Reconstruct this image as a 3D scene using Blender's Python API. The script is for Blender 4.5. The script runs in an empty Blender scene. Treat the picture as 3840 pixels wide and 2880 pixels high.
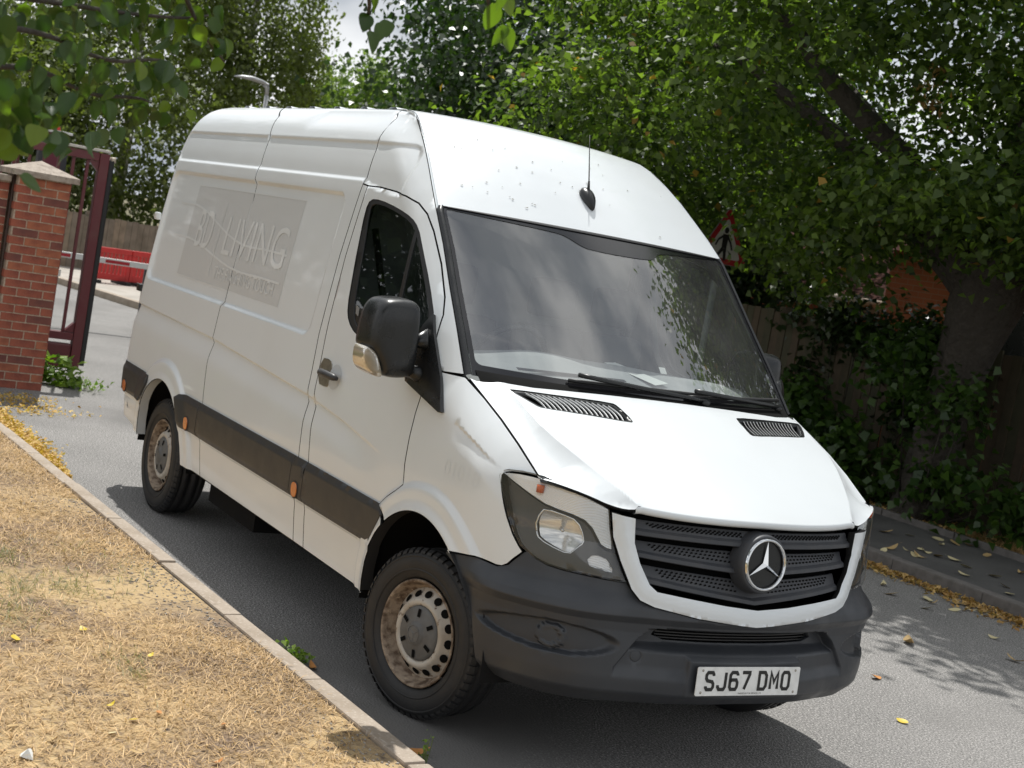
import bpy, bmesh, math, random
import numpy as np
from mathutils import Vector, Matrix
from mathutils.geometry import delaunay_2d_cdt

# ------------------------------------------------------------------ camera, sky, sun, exposure
SC = bpy.context.scene
COL = SC.collection
cd = bpy.data.cameras.new('camera'); cam = bpy.data.objects.new('camera', cd); COL.objects.link(cam)
SC.camera = cam
CAM = Vector((5.055, -3.804, 1.944))
yaw, pit, rol = math.radians(148.291), math.radians(-5.077), math.radians(10.097)
dv = Vector((math.cos(pit)*math.cos(yaw), math.cos(pit)*math.sin(yaw), math.sin(pit)))
rv = Vector((math.sin(yaw), -math.cos(yaw), 0)); uv_ = rv.cross(dv)
r2 = rv*math.cos(rol) + uv_*math.sin(rol); u2 = -rv*math.sin(rol) + uv_*math.cos(rol)
cam.matrix_world = Matrix(((r2.x, u2.x, -dv.x, CAM.x), (r2.y, u2.y, -dv.y, CAM.y), (r2.z, u2.z, -dv.z, CAM.z), (0, 0, 0, 1)))
cd.sensor_width = 36; cd.lens = 50.462; cd.clip_start = .05; cd.clip_end = 900
cd.dof.use_dof = True; cd.dof.focus_distance = 5.9; cd.dof.aperture_fstop = 6.3

SUNV = Vector((-.51, .135, 1)).normalized()
EL = math.asin(SUNV.z)
sl = bpy.data.lights.new('sun', 'SUN'); sun = bpy.data.objects.new('sun', sl); COL.objects.link(sun)
sl.energy = 3.9; sl.angle = math.radians(.55); sl.color = (1, .98, .935)
sun.rotation_euler = SUNV.to_track_quat('Z', 'Y').to_euler(); sun.location = (-6, 3, 14)

W = bpy.data.worlds.new('World'); SC.world = W; W.use_nodes = True
nt = W.node_tree; nt.nodes.clear()
out = nt.nodes.new('ShaderNodeOutputWorld'); bg = nt.nodes.new('ShaderNodeBackground')
sky = nt.nodes.new('ShaderNodeTexSky'); sky.sky_type = 'NISHITA'; sky.sun_disc = False
sky.sun_elevation = EL; sky.sun_rotation = math.atan2(SUNV.x, SUNV.y); sky.dust_density = 1.4
tc = nt.nodes.new('ShaderNodeTexCoord'); mp = nt.nodes.new('ShaderNodeMapping'); mp.inputs['Scale'].default_value = (1, 1, 2.2)
nz = nt.nodes.new('ShaderNodeTexNoise'); nz.inputs['Scale'].default_value = 2.3; nz.inputs['Detail'].default_value = 7; nz.inputs['Roughness'].default_value = .56
cr = nt.nodes.new('ShaderNodeValToRGB'); cr.color_ramp.elements[0].position = .24; cr.color_ramp.elements[1].position = .46
mx = nt.nodes.new('ShaderNodeMix'); mx.data_type = 'RGBA'
nz2 = nt.nodes.new('ShaderNodeTexNoise'); nz2.inputs['Scale'].default_value = 4.0; nz2.inputs['Detail'].default_value = 5
cr2 = nt.nodes.new('ShaderNodeValToRGB')
cr2.color_ramp.elements[0].position = .40; cr2.color_ramp.elements[0].color = (5.2, 5.7, 6.4, 1)
cr2.color_ramp.elements[1].position = .62; cr2.color_ramp.elements[1].color = (13.5, 13.6, 13.6, 1)
L = nt.links.new
L(tc.outputs['Generated'], mp.inputs[0]); L(mp.outputs[0], nz.inputs['Vector']); L(mp.outputs[0], nz2.inputs['Vector'])
L(nz.outputs['Fac'], cr.inputs[0]); L(nz2.outputs['Fac'], cr2.inputs[0])
L(cr.outputs[0], mx.inputs['Factor']); L(sky.outputs[0], mx.inputs['A']); L(cr2.outputs[0], mx.inputs['B'])
L(mx.outputs['Result'], bg.inputs[0]); bg.inputs[1].default_value = .072
L(bg.outputs[0], out.inputs[0])
SC.view_settings.view_transform = 'Standard'; SC.view_settings.look = 'None'
SC.view_settings.exposure = 0.24; SC.view_settings.gamma = 1
SC.cycles.max_bounces = 8; SC.cycles.transparent_max_bounces = 12; SC.cycles.use_denoising = True
SC.cycles.caustics_reflective = False; SC.cycles.caustics_refractive = False
rng = np.random.default_rng(7); random.seed(7)

# ------------------------------------------------------------------ materials
MATS = {}
def mat(name, col=(.5,.5,.5), rough=.5, metal=0, coat=0, coat_r=.05, spec=.5, noise=None, bump=None, trans=0, alpha=1, ior=None, coords='Object'):
    """noise=(scale, colour2, lo, hi[, detail]) mixes a second colour; bump=(scale, strength, dist[, detail])"""
    m = bpy.data.materials.new(name); m.use_nodes = True; MATS[name] = m
    n = m.node_tree.nodes; l = m.node_tree.links.new; b = n['Principled BSDF']
    b.inputs['Base Color'].default_value = (*col, 1); b.inputs['Roughness'].default_value = rough
    b.inputs['Metallic'].default_value = metal; b.inputs['Specular IOR Level'].default_value = spec
    b.inputs['Coat Weight'].default_value = coat; b.inputs['Coat Roughness'].default_value = coat_r
    if trans: b.inputs['Transmission Weight'].default_value = trans
    if ior: b.inputs['IOR'].default_value = ior
    if noise or bump:
        t = n.new('ShaderNodeTexCoord')
    if noise:
        prev = None
        for k, q in enumerate(noise if isinstance(noise, list) else [noise]):
            x = n.new('ShaderNodeTexNoise'); x.inputs['Scale'].default_value = q[0]; x.inputs['Detail'].default_value = q[4] if len(q) > 4 else 4
            l(t.outputs[coords], x.inputs['Vector'])
            r = n.new('ShaderNodeValToRGB'); r.color_ramp.elements[0].position = q[2]; r.color_ramp.elements[1].position = q[3]
            l(x.outputs['Fac'], r.inputs[0])
            mi = n.new('ShaderNodeMix'); mi.data_type = 'RGBA'; l(r.outputs[0], mi.inputs['Factor'])
            if prev is None: mi.inputs['A'].default_value = (*col, 1)
            else: l(prev, mi.inputs['A'])
            mi.inputs['B'].default_value = (*q[1], 1); prev = mi.outputs['Result']
        l(prev, b.inputs['Base Color'])
    if bump:
        x = n.new('ShaderNodeTexNoise'); x.inputs['Scale'].default_value = bump[0]; x.inputs['Detail'].default_value = bump[3] if len(bump) > 3 else 3
        l(t.outputs[coords], x.inputs['Vector'])
        bp = n.new('ShaderNodeBump'); bp.inputs['Strength'].default_value = bump[1]; bp.inputs['Distance'].default_value = bump[2]
        l(x.outputs['Fac'], bp.inputs['Height']); l(bp.outputs[0], b.inputs['Normal'])
    return m

def thin_glass(name, tint, f0=1.5, rough=.0, refl=1.0, haze=0.0):
    m = bpy.data.materials.new(name); m.use_nodes = True; MATS[name] = m
    n = m.node_tree.nodes; l = m.node_tree.links.new; n.clear()
    o = n.new('ShaderNodeOutputMaterial'); tr = n.new('ShaderNodeBsdfTransparent'); tr.inputs[0].default_value = (*tint, 1)
    gl = n.new('ShaderNodeBsdfGlossy'); gl.inputs['Roughness'].default_value = rough; gl.inputs[0].default_value = (refl, refl, refl, 1)
    # Schlick reflectance of a thin pane, the same from both sides (f0 = reflectance at normal incidence)
    ge = n.new('ShaderNodeNewGeometry'); dt = n.new('ShaderNodeVectorMath'); dt.operation = 'DOT_PRODUCT'; l(ge.outputs['Normal'], dt.inputs[0]); l(ge.outputs['Incoming'], dt.inputs[1])
    def mth(op, a, b=None):
        q = n.new('ShaderNodeMath'); q.operation = op
        for i, v in enumerate((a, b)):
            if v is None: continue
            if isinstance(v, (int, float)): q.inputs[i].default_value = v
            else: l(v, q.inputs[i])
        return q.outputs[0]
    fr = mth('ADD', mth('MULTIPLY', mth('POWER', mth('SUBTRACT', 1., mth('ABSOLUTE', dt.outputs['Value'])), 5.), 1.-f0), f0)
    mxs = n.new('ShaderNodeMixShader'); l(fr, mxs.inputs[0])
    if haze:
        df = n.new('ShaderNodeBsdfDiffuse'); df.inputs[0].default_value = (.7, .7, .7, 1)
        m2 = n.new('ShaderNodeMixShader'); 
        t = n.new('ShaderNodeTexCoord'); nn = n.new('ShaderNodeTexNoise'); nn.inputs['Scale'].default_value = 3; nn.inputs['Detail'].default_value = 6
        l(t.outputs['Object'], nn.inputs['Vector']); mm = n.new('ShaderNodeMath'); mm.operation = 'MULTIPLY'; mm.inputs[1].default_value = haze*2
        l(nn.outputs['Fac'], mm.inputs[0]); l(mm.outputs[0], m2.inputs[0]); l(tr.outputs[0], m2.inputs[1]); l(df.outputs[0], m2.inputs[2]); l(m2.outputs[0], mxs.inputs[1])
    else: l(tr.outputs[0], mxs.inputs[1])
    l(gl.outputs[0], mxs.inputs[2]); l(mxs.outputs[0], o.inputs[0])
    return m

def leaf_mat(name, c1, c2, transl=.45, rough=.45, c3=None):
    m = bpy.data.materials.new(name); m.use_nodes = True; MATS[name] = m
    n = m.node_tree.nodes; l = m.node_tree.links.new; b = n['Principled BSDF']; o = n['Material Output']
    a = n.new('ShaderNodeAttribute'); a.attribute_name = 'var'
    r = n.new('ShaderNodeValToRGB'); r.color_ramp.elements[0].color = (*c1, 1); r.color_ramp.elements[1].color = (*c2, 1)
    if c3:
        e = r.color_ramp.elements.new(.97); e.color = (*c2, 1); r.color_ramp.elements[2].color = (*c3, 1)
    l(a.outputs['Fac'], r.inputs[0]); l(r.outputs[0], b.inputs['Base Color']); b.inputs['Roughness'].default_value = rough
    t = n.new('ShaderNodeBsdfTranslucent')
    h = n.new('ShaderNodeMix'); h.data_type = 'RGBA'; h.blend_type = 'MULTIPLY'; h.inputs['Factor'].default_value = 1; h.inputs['B'].default_value = (1.5, 1.75, .55, 1)
    l(r.outputs[0], h.inputs['A']); l(h.outputs['Result'], t.inputs[0])
    s = n.new('ShaderNodeMixShader'); s.inputs[0].default_value = transl; l(b.outputs[0], s.inputs[1]); l(t.outputs[0], s.inputs[2]); l(s.outputs[0], o.inputs[0])
    return m

PAINT = mat('white_paint', (.735,.77,.79), .32, 0, .55, .04, noise=(2.2, (.71,.738,.75), .45, .8, 6))
def _dirt(m):
    # road film and grime: fine speckle that lies in streaks on the paint
    n = m.node_tree.nodes; l = m.node_tree.links.new; b = n['Principled BSDF']
    t = n.new('ShaderNodeTexCoord'); x = n.new('ShaderNodeTexNoise'); x.inputs['Scale'].default_value = 9; x.inputs['Detail'].default_value = 8
    l(t.outputs['Object'], x.inputs['Vector']); r = n.new('ShaderNodeMapRange'); r.inputs[3].default_value = .24; r.inputs[4].default_value = .42
    l(x.outputs['Fac'], r.inputs[0]); l(r.outputs[0], b.inputs['Roughness'])
_dirt(PAINT)
GHOST = mat('faded_decal_paint', (.60,.615,.62), .38, 0, .4, .06)
GHOST2 = mat('faded_letter_paint', (.75,.77,.775), .34, 0, .5, .05)
GHOST3 = mat('ghost_number_paint', (.712,.745,.763), .36, 0, .4, .06)
BUMP = mat('grey_bumper_plastic', (.034,.037,.043), .38, noise=[(3, (.050,.053,.058), .45, .75, 8)], bump=(260, .12, .002))
TRIM = mat('black_trim_plastic', (.034,.034,.036), .42, noise=(5, (.040,.040,.040), .4, .8, 6), bump=(300, .08, .002))
BLACK = mat('black_rubber', (.012,.012,.013), .5)
GLOSSB = mat('gloss_black_plastic', (.014,.015,.016), .28, spec=.5)
DARK = mat('dark_void', (.006,.006,.006), .9, spec=.1)
GRILLE = mat('grille_plastic', (.045,.048,.055), .5, noise=(12, (.06,.06,.064), .4, .8))
CHROME = mat('chrome', (.72,.73,.74), .09, 1)
CHROME2 = mat('headlamp_reflector', (.92,.93,.94), .10, .45)
RIBC = mat('ribbed_reflector', (.80,.82,.84), .16, .6)
def _ribs(m, sc):
    n = m.node_tree.nodes; l = m.node_tree.links.new
    t = n.new('ShaderNodeTexCoord'); mp = n.new('ShaderNodeMapping'); mp.inputs['Rotation'].default_value = (.5, .2, .75)
    w = n.new('ShaderNodeTexWave'); w.inputs['Scale'].default_value = sc; w.inputs['Distortion'].default_value = .4; b = n.new('ShaderNodeBump'); b.inputs['Strength'].default_value = .42; b.inputs['Distance'].default_value = .003
    l(t.outputs['Object'], mp.inputs[0]); l(mp.outputs[0], w.inputs[0]); l(w.outputs['Fac'], b.inputs['Height']); l(b.outputs[0], n['Principled BSDF'].inputs['Normal'])
_ribs(RIBC, 130)
HLHOUS = mat('headlamp_housing', (.34,.34,.335), .5)
HLMASK = mat('headlamp_mask', (.055,.055,.054), .3, .2)
TYRE = mat('tyre_rubber', (.017,.017,.018), .62, noise=(14, (.03,.028,.026), .45, .8), bump=(120, .2, .003))
RIM = mat('painted_steel_wheel', (.50,.47,.42), .5, .1, noise=[(9, (.36,.31,.25), .42, .7, 6), (34, (.11,.055,.028), .60, .68, 5)], bump=(60, .2, .002))
RUST = mat('rusty_wheel_edge', (.30,.235,.175), .75, .1, noise=[(28, (.10,.065,.042), .40, .62, 7), (45, (.42,.33,.24), .60, .7, 4)], bump=(90, .5, .004))
HUBG = mat('grey_hub_cap', (.13,.13,.128), .55, noise=(20, (.10,.098,.094), .4, .7))
AMBER = mat('amber_lens', (.75,.20,.02), .18, 0, .6, .03, trans=.25)
AMBER2 = mat('amber_bulb', (.55,.10,.02), .25)
REDL = mat('red_lens', (.25,.012,.012), .15, 0, .5)
PLATEW = mat('number_plate_white', (.84,.84,.82), .35, noise=(30, (.68,.68,.66), .4, .8))
PLATEK = mat('number_plate_black', (.012,.012,.012), .4)
WS = thin_glass('windscreen_glass', (.82,.86,.85), .20, .01, 1.0, .05)
SG = thin_glass('door_glass', (.40,.45,.43), .09, .0, 1.0)
LENS = thin_glass('headlamp_lens', (.96,.96,.95), .05, .02, 1.0, .03)
INDL = mat('indicator_lens', (.50,.43,.32), .15, 0, .4, .03, trans=.45)
DASH = mat('dashboard_plastic', (.33,.335,.34), .7, noise=(8, (.40,.405,.41), .4, .7))
SEAT = mat('seat_fabric', (.07,.072,.078), .9)
PAPER = mat('paper', (.75,.76,.74), .8)
HEADL = mat('headliner', (.25,.25,.24), .9)
METALG = mat('brushed_metal_plate', (.42,.39,.34), .35, .9, noise=(40, (.33,.30,.26), .4, .7))
UNDER = mat('underbody_black', (.008,.008,.008), .85, spec=.2)

# ------------------------------------------------------------------ object helpers
def tag(o, label=None, cat=None, group=None, kind=None):
    if label: o['label'] = label
    if cat: o['category'] = cat
    if group: o['group'] = group
    if kind: o['kind'] = kind
    return o
def empty(name, loc=(0,0,0), rz=0, parent=None):
    o = bpy.data.objects.new(name, None); COL.objects.link(o); o.location = loc; o.rotation_euler = (0,0,rz); o.empty_display_size = .1
    if parent: o.parent = parent
    return o
def link(name, me, m, parent=None, smooth=None):
    if m is not None: me.materials.append(m)
    if smooth is not None and len(me.polygons): me.polygons.foreach_set('use_smooth', [smooth]*len(me.polygons))
    o = bpy.data.objects.new(name, me); COL.objects.link(o)
    if parent: o.parent = parent
    return o
def pyd(name, V, F, m, parent=None, smooth=False):
    me = bpy.data.meshes.new(name); me.from_pydata([tuple(map(float, v)) for v in V], [], [tuple(int(i) for i in f) for f in F]); me.update()
    return link(name, me, m, parent, smooth)
def fast_mesh(name, V, F, var=None):
    """V (N,3), F (M,k) constant k"""
    me = bpy.data.meshes.new(name); V = np.asarray(V, np.float32); F = np.asarray(F, np.int32); k = F.shape[1]
    me.vertices.add(len(V)); me.vertices.foreach_set('co', V.ravel())
    me.loops.add(F.size); me.loops.foreach_set('vertex_index', F.ravel())
    me.polygons.add(len(F)); me.polygons.foreach_set('loop_start', np.arange(0, F.size, k, dtype=np.int32))
    if var is not None:
        a = me.attributes.new('var', 'FLOAT', 'POINT'); a.data.foreach_set('value', np.asarray(var, np.float32))
    me.update(calc_edges=True); return me
def bm_obj(name, bm, m, parent=None, smooth=False):
    me = bpy.data.meshes.new(name); bmesh.ops.recalc_face_normals(bm, faces=bm.faces); bm.to_mesh(me); bm.free()
    return link(name, me, m, parent, smooth)
def box_bm(bm, lo, hi, bev=0):
    q = bmesh.ops.create_cube(bm, size=1)
    c = [(a+b)/2 for a, b in zip(lo, hi)]; s = [abs(b-a) for a, b in zip(lo, hi)]
    for v in q['verts']: v.co = Vector((v.co.x*s[0]+c[0], v.co.y*s[1]+c[1], v.co.z*s[2]+c[2]))
    if bev:
        es = list({e for v in q['verts'] for e in v.link_edges})
        bmesh.ops.bevel(bm, geom=es, offset=bev, segments=2, affect='EDGES', profile=.6)
def box(name, lo, hi, m, parent=None, bev=0, smooth=False):
    bm = bmesh.new(); box_bm(bm, lo, hi, bev); return bm_obj(name, bm, m, parent, smooth)
def tube_geo(path, rad, seg=8, cap=True):
    path = [Vector(p) for p in path]; n = len(path); rad = rad if hasattr(rad, '__len__') else [rad]*n
    V = []; F = []; up = None
    for i, p in enumerate(path):
        t = (path[min(i+1, n-1)] - path[max(i-1, 0)]).normalized()
        if up is None: up = t.orthogonal().normalized()
        up = (up - t*up.dot(t)); up = up.normalized() if up.length > 1e-6 else t.orthogonal().normalized(); w = t.cross(up)
        for k in range(seg):
            a = 2*math.pi*k/seg; V.append(p + (up*math.cos(a) + w*math.sin(a))*rad[i])
    for i in range(n-1):
        for k in range(seg):
            F.append((i*seg+k, i*seg+(k+1) % seg, (i+1)*seg+(k+1) % seg, (i+1)*seg+k))
    if cap: F.append(tuple(range(seg-1, -1, -1))); F.append(tuple((n-1)*seg+k for k in range(seg)))
    return V, F
def tube(name, path, rad, m, parent=None, seg=8, smooth=True):
    V, F = tube_geo(path, rad, seg); return pyd(name, V, F, m, parent, smooth)
def lathe(name, prof, m, parent=None, seg=64, smooth=True, close=False):
    """prof [(r, w)] revolved about the Y axis; w runs along y"""
    V = []; F = []; n = len(prof)
    for i in range(seg):
        a = 2*math.pi*i/seg; V += [(r*math.cos(a), w, r*math.sin(a)) for r, w in prof]
    for i in range(seg):
        j = (i+1) % seg
        for k in range(n-1 if not close else n):
            k2 = (k+1) % n; F.append((i*n+k, i*n+k2, j*n+k2, j*n+k))
    return pyd(name, V, F, m, parent, smooth)

def resample(P, step, closed=False):
    P = [np.array(p, float) for p in P]; out_ = []
    n = len(P)
    for i in range(n if closed else n-1):
        a, b = P[i], P[(i+1) % n]; k = max(1, int(round(np.linalg.norm(b[:2]-a[:2])/step)))
        for j in range(k): out_.append(a+(b-a)*j/k)
    if not closed: out_.append(P[-1])
    return np.array(out_)
def smooth_poly(P, it=2, closed=True):
    P = np.array(P, float)
    for _ in range(it):
        if closed:
            Q = np.roll(P, -1, 0); P = np.stack([.75*P+.25*Q, .25*P+.75*Q], 1).reshape(-1, P.shape[1])
        else:
            a, b = P[:-1], P[1:]; mid = np.stack([.75*a+.25*b, .25*a+.75*b], 1).reshape(-1, P.shape[1]); P = np.vstack([P[:1], mid, P[-1:]])
    return P
def area2(P): return .5*np.sum(P[:,0]*np.roll(P[:,1],-1)-np.roll(P[:,0],-1)*P[:,1])
def shrink(P, d):
    """move a closed outline inwards by d"""
    P = np.array(P, float); s = 1 if area2(P) > 0 else -1
    e = np.roll(P, -1, 0)-P; e /= np.maximum(np.linalg.norm(e, axis=1, keepdims=True), 1e-9)
    nrm = np.stack([-e[:,1], e[:,0]], 1)*s; n2 = nrm+np.roll(nrm, 1, 0); l = np.linalg.norm(n2, axis=1, keepdims=True)
    n2 = n2/np.maximum(l, .3); k = 1/np.maximum((n2*nrm).sum(1, keepdims=True), .45)
    return P+n2*k*d
def inpoly(Q, P):
    x, y = Q[:,0], Q[:,1]; ins = np.zeros(len(Q), bool); n = len(P); j = n-1
    for i in range(n):
        xi, yi = P[i]; xj, yj = P[j]
        if yi != yj:
            c = ((yi > y) != (yj > y)) & (x < (xj-xi)*(y-yi)/(yj-yi)+xi); ins ^= c
        j = i
    return ins
def polydist(Q, P):
    d = np.full(len(Q), 1e9); n = len(P)
    for i in range(n):
        a = P[i]; b = P[(i+1) % n]; ab = b-a; L2 = max(ab@ab, 1e-12)
        t = np.clip(((Q-a)@ab)/L2, 0, 1); d = np.minimum(d, np.linalg.norm(Q-(a+t[:,None]*ab), axis=1))
    return d
def patch(name, outline, lift, pts, m, parent=None, holes=(), rim=.012, step=.03, sign=1, margin=.35, eps=1e-4):
    """triangulate a 2-D outline (with inner points) in a chart, lift it onto a surface, shade it with the surface's own normals"""
    loops = [resample(outline, step, True)] + [resample(h, step, True) for h in holes]
    P = np.asarray(pts, float).reshape(-1, 2)
    if len(P):
        k = inpoly(P, loops[0]); 
        for h in loops[1:]: k &= ~inpoly(P, h)
        P = P[k]
        if len(P):
            d = polydist(P, loops[0])
            for h in loops[1:]: d = np.minimum(d, polydist(P, h))
            P = P[d > step*margin]
    allp = []; ed = []; 
    for lp in loops:
        s = len(allp); allp += lp.tolist(); n = len(lp); ed += [(s+i, s+(i+1) % n) for i in range(n)]
    allp += P.tolist()
    vo, eo, fo, *_ = delaunay_2d_cdt([Vector(p) for p in allp], ed, [], 0, eps)
    V2 = np.array([(v.x, v.y) for v in vo]); F = np.array([(f[0], f[k_], f[k_+1]) for f in fo for k_ in range(1, len(f)-1)])
    c = V2[F].mean(1); k = inpoly(c, loops[0])
    for h in loops[1:]: k &= ~inpoly(c, h)
    F = F[k]
    X = lift(V2[:,0], V2[:,1]); e = 2e-3
    du = lift(V2[:,0]+e, V2[:,1])-lift(V2[:,0]-e, V2[:,1]); dw = lift(V2[:,0], V2[:,1]+e)-lift(V2[:,0], V2[:,1]-e)
    N = np.cross(du, dw)*sign; N /= np.maximum(np.linalg.norm(N, axis=1, keepdims=True), 1e-12)
    fn = np.cross(X[F[:,1]]-X[F[:,0]], X[F[:,2]]-X[F[:,0]]); fl = (fn*N[F].mean(1)).sum(1) < 0
    F[fl] = F[fl][:, ::-1]
    nv = len(X); LN = N[F].reshape(-1, 3); V = X; FA = F.tolist()
    if rim:
        cnt = {}
        for f in F.tolist():
            for a, b in ((f[0], f[1]), (f[1], f[2]), (f[2], f[0])): cnt[(a, b)] = 1
        be = [(a, b) for (a, b) in cnt if (b, a) not in cnt]
        bv = sorted({v for e_ in be for v in e_}); mp_ = {v: nv+i for i, v in enumerate(bv)}
        V = np.vstack([X, X[bv]-N[bv]*rim]); extra = []
        for a, b in be:
            FA.append((b, a, mp_[a], mp_[b])); t = X[b]-X[a]; q = np.cross(t, N[a]); q /= max(np.linalg.norm(q), 1e-9)
            extra += [N[b]*.5+q*.5, N[a]*.5+q*.5, q, q]
        if extra: LN = np.vstack([LN, np.array(extra)])
    me = bpy.data.meshes.new(name); me.from_pydata(V.tolist(), [], FA); me.update()
    me.polygons.foreach_set('use_smooth', [True]*len(me.polygons))
    LN = LN/np.maximum(np.linalg.norm(LN, axis=1, keepdims=True), 1e-9)
    if len(LN) == len(me.loops): me.normals_split_custom_set(LN.tolist())
    o = link(name, me, m, parent)
    if rim and m is PAINT:
        me.materials.append(UNDER); k_ = np.zeros(len(me.polygons), np.int32); k_[len(F):] = 1; me.polygons.foreach_set('material_index', k_)
    return o
def grid_pts(us, vs):
    a, b = np.meshgrid(np.asarray(us), np.asarray(vs)); return np.stack([a.ravel(), b.ravel()], 1)
def sstep(x, a, b):
    t = np.clip((x-a)/(b-a), 0, 1); return t*t*(3-2*t)
def text_mesh(s, size=1.0, extrude=0, offset=0, sx=1.0, shear=0, spacing=1):
    c = bpy.data.curves.new('text', 'FONT'); c.body = s; c.size = size; c.extrude = extrude; c.offset = offset; c.align_x = 'CENTER'; c.align_y = 'CENTER'
    c.space_character = spacing; c.shear = shear; c.resolution_u = 4
    o = bpy.data.objects.new('text', c); COL.objects.link(o); dg = bpy.context.evaluated_depsgraph_get()
    me = bpy.data.meshes.new_from_object(o.evaluated_get(dg)); bpy.data.objects.remove(o); bpy.data.curves.remove(c)
    for v in me.vertices: v.co.x *= sx
    me.materials.clear(); return me

def _wear(m, lo, hi, sc):
    n = m.node_tree.nodes; l = m.node_tree.links.new; b = n['Principled BSDF']
    t = n.new('ShaderNodeTexCoord'); x = n.new('ShaderNodeTexNoise'); x.inputs['Scale'].default_value = sc; x.inputs['Detail'].default_value = 9; x.inputs['Roughness'].default_value = .65
    l(t.outputs['Object'], x.inputs['Vector']); r = n.new('ShaderNodeMapRange'); r.inputs[1].default_value = .3; r.inputs[2].default_value = .7; r.inputs[3].default_value = lo; r.inputs[4].default_value = hi
    l(x.outputs['Fac'], r.inputs[0]); l(r.outputs[0], b.inputs['Roughness'])
_wear(BUMP, .28, .6, 7); _wear(TRIM, .38, .5, 6); _wear(GLOSSB, .2, .4, 9)
# ================================================================== THE VAN
VAN = empty('panel_van', (0, 0, 0))
tag(VAN, 'white high-roof panel van with dark grey bumper parked along the kerb', 'van')

# ---- body surface: half width as a function of height, tapered to the nose
_zb = np.array([.2,.25,.30,.40,.55,.70,.85,1.0,1.12,1.2,1.4,1.6,1.8,2.0,2.12,2.25,2.35,2.45,2.52,2.57,2.61,2.63])
_yb = np.array([.90,.93,.945,.962,.982,.992,.995,.992,.985,.975,.957,.936,.913,.887,.87,.845,.815,.765,.70,.62,.50,.40])
_zd = np.linspace(.2, 2.63, 1600); _yd = np.interp(_zd, _zb, _yb)
_kk = np.exp(-.5*(np.arange(-60, 61)/16.)**2); _kk /= _kk.sum(); _yd = np.convolve(np.pad(_yd, 60, 'edge'), _kk, 'valid')
def Bz(z): return np.interp(z, _zd, _yd)
NX0, NP, NQ = .2, 2.2, 2.8
def xcz(z): return np.interp(z, [.35,.45,.58,.7,.83,.95,1.06,1.15], [.992,.992,.98,.966,.942,.925,.918,.916])
DITCH = [(-4.38,.655,2.573),(-3.4,.655,2.573),(-2.4,.655,2.573),(-1.62,.655,2.573),(-1.45,.672,2.56),(-1.321,.69,2.54),(-1.227,.713,2.503),(-1.106,.737,2.433),(-.992,.76,2.359),(-.876,.784,2.272),(-.768,.808,2.188),(-.661,.828,2.098)]
WSEDGE = [(-.645,.830,2.083),(-.50,.842,1.935),(-.34,.862,1.763),(-.18,.880,1.597),(-.027,.896,1.427)]
SEAM = [(-.004,.893,1.422),(.148,.886,1.362),(.293,.88,1.303),(.437,.873,1.234),(.523,.867,1.186),(.601,.862,1.143),(.625,.862,1.13)]
_BP = np.array(DITCH+WSEDGE+SEAM); _BP = _BP[2:]
def edge_y(x, z):
    Q = np.stack([x, z], 1); d = np.full(len(x), 1e9); yb = np.zeros(len(x))
    for a, b in zip(_BP[:-1], _BP[1:]):
        a2, b2 = a[[0,2]], b[[0,2]]; ab = b2-a2; t = np.clip(((Q-a2)@ab)/(ab@ab), 0, 1)
        dd = np.linalg.norm(Q-(a2+t[:,None]*ab), axis=1); k = dd < d
        d = np.where(k, dd, d); yb = np.where(k, a[1]+(b[1]-a[1])*t, yb)
    return d, yb
def rrect(x, z, x0, x1, z0, z1, r):
    cx, cz = (x0+x1)/2, (z0+z1)/2; qx = np.abs(x-cx)-(x1-x0)/2+r; qz = np.abs(z-cz)-(z1-z0)/2+r
    return -(np.hypot(np.maximum(qx, 0), np.maximum(qz, 0))+np.minimum(np.maximum(qx, qz), 0)-r)     # >0 inside
FA = (.035, .352); RA = (-3.48, .36)
def zwaist(x): return np.interp(x, [-4.4,-2.81,-1.36,-.92,-.44,0], [1.205,1.177,1.105,1.062,1.0,.97])
def side_disp(x, z):
    d = -.020*sstep(rrect(x, z, -4.325, -1.525, 1.366, 2.106, .085), 0, .024)                # pressed side panel
    d -= .013*np.where(x < -1.387, sstep(rrect(x, z, -4.36, -.5, 2.166, 2.378, .06), 0, .022), sstep(rrect(x, z, -2., -.95, 1.6, 2.378, .13), 0, .024)*sstep(z-np.interp(x, [-1.387,-1.33,-1.209,-1.026,-.891,-.772,-.678], [2.188,2.166,2.149,2.137,2.121,2.097,2.055]), -.022, 0))                    # band in the high roof
    h = zwaist(x)-z; f = 1-sstep(x, -.95, -.42)
    d -= f*.018*np.where(h > 0, sstep(h, 0, .014)*(1-sstep(h, .012, .15)), 0)                # waist crease
    d -= .007*sstep(rrect(x, z, -4.5, -.2, .2, .597, .01), 0, .012)                           # sill set in under the trim
    # line on the wing running down to the headlamp
    zl = np.interp(x, [-.02,.26,.46], [1.278,1.203,1.137]); g = zl-z; fw = sstep(x, -.01, .22)*(1-sstep(x, .28, .47))
    d -= fw*.009*np.where(g > 0, sstep(g, 0, .012)*(1-sstep(g, .01, .09)), 0)
    r = np.hypot(x-FA[0], z-FA[1]); d += .017*(1-sstep(r, .585, .622))                         # wheel arch lips
    d += .012*(1-sstep(r, .495, .54))
    r = np.hypot(x-RA[0], z-RA[1]); d += .020*(1-sstep(r, .555, .592))
    d += .008*(1-sstep(r, .455, .50))
    return d
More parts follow.
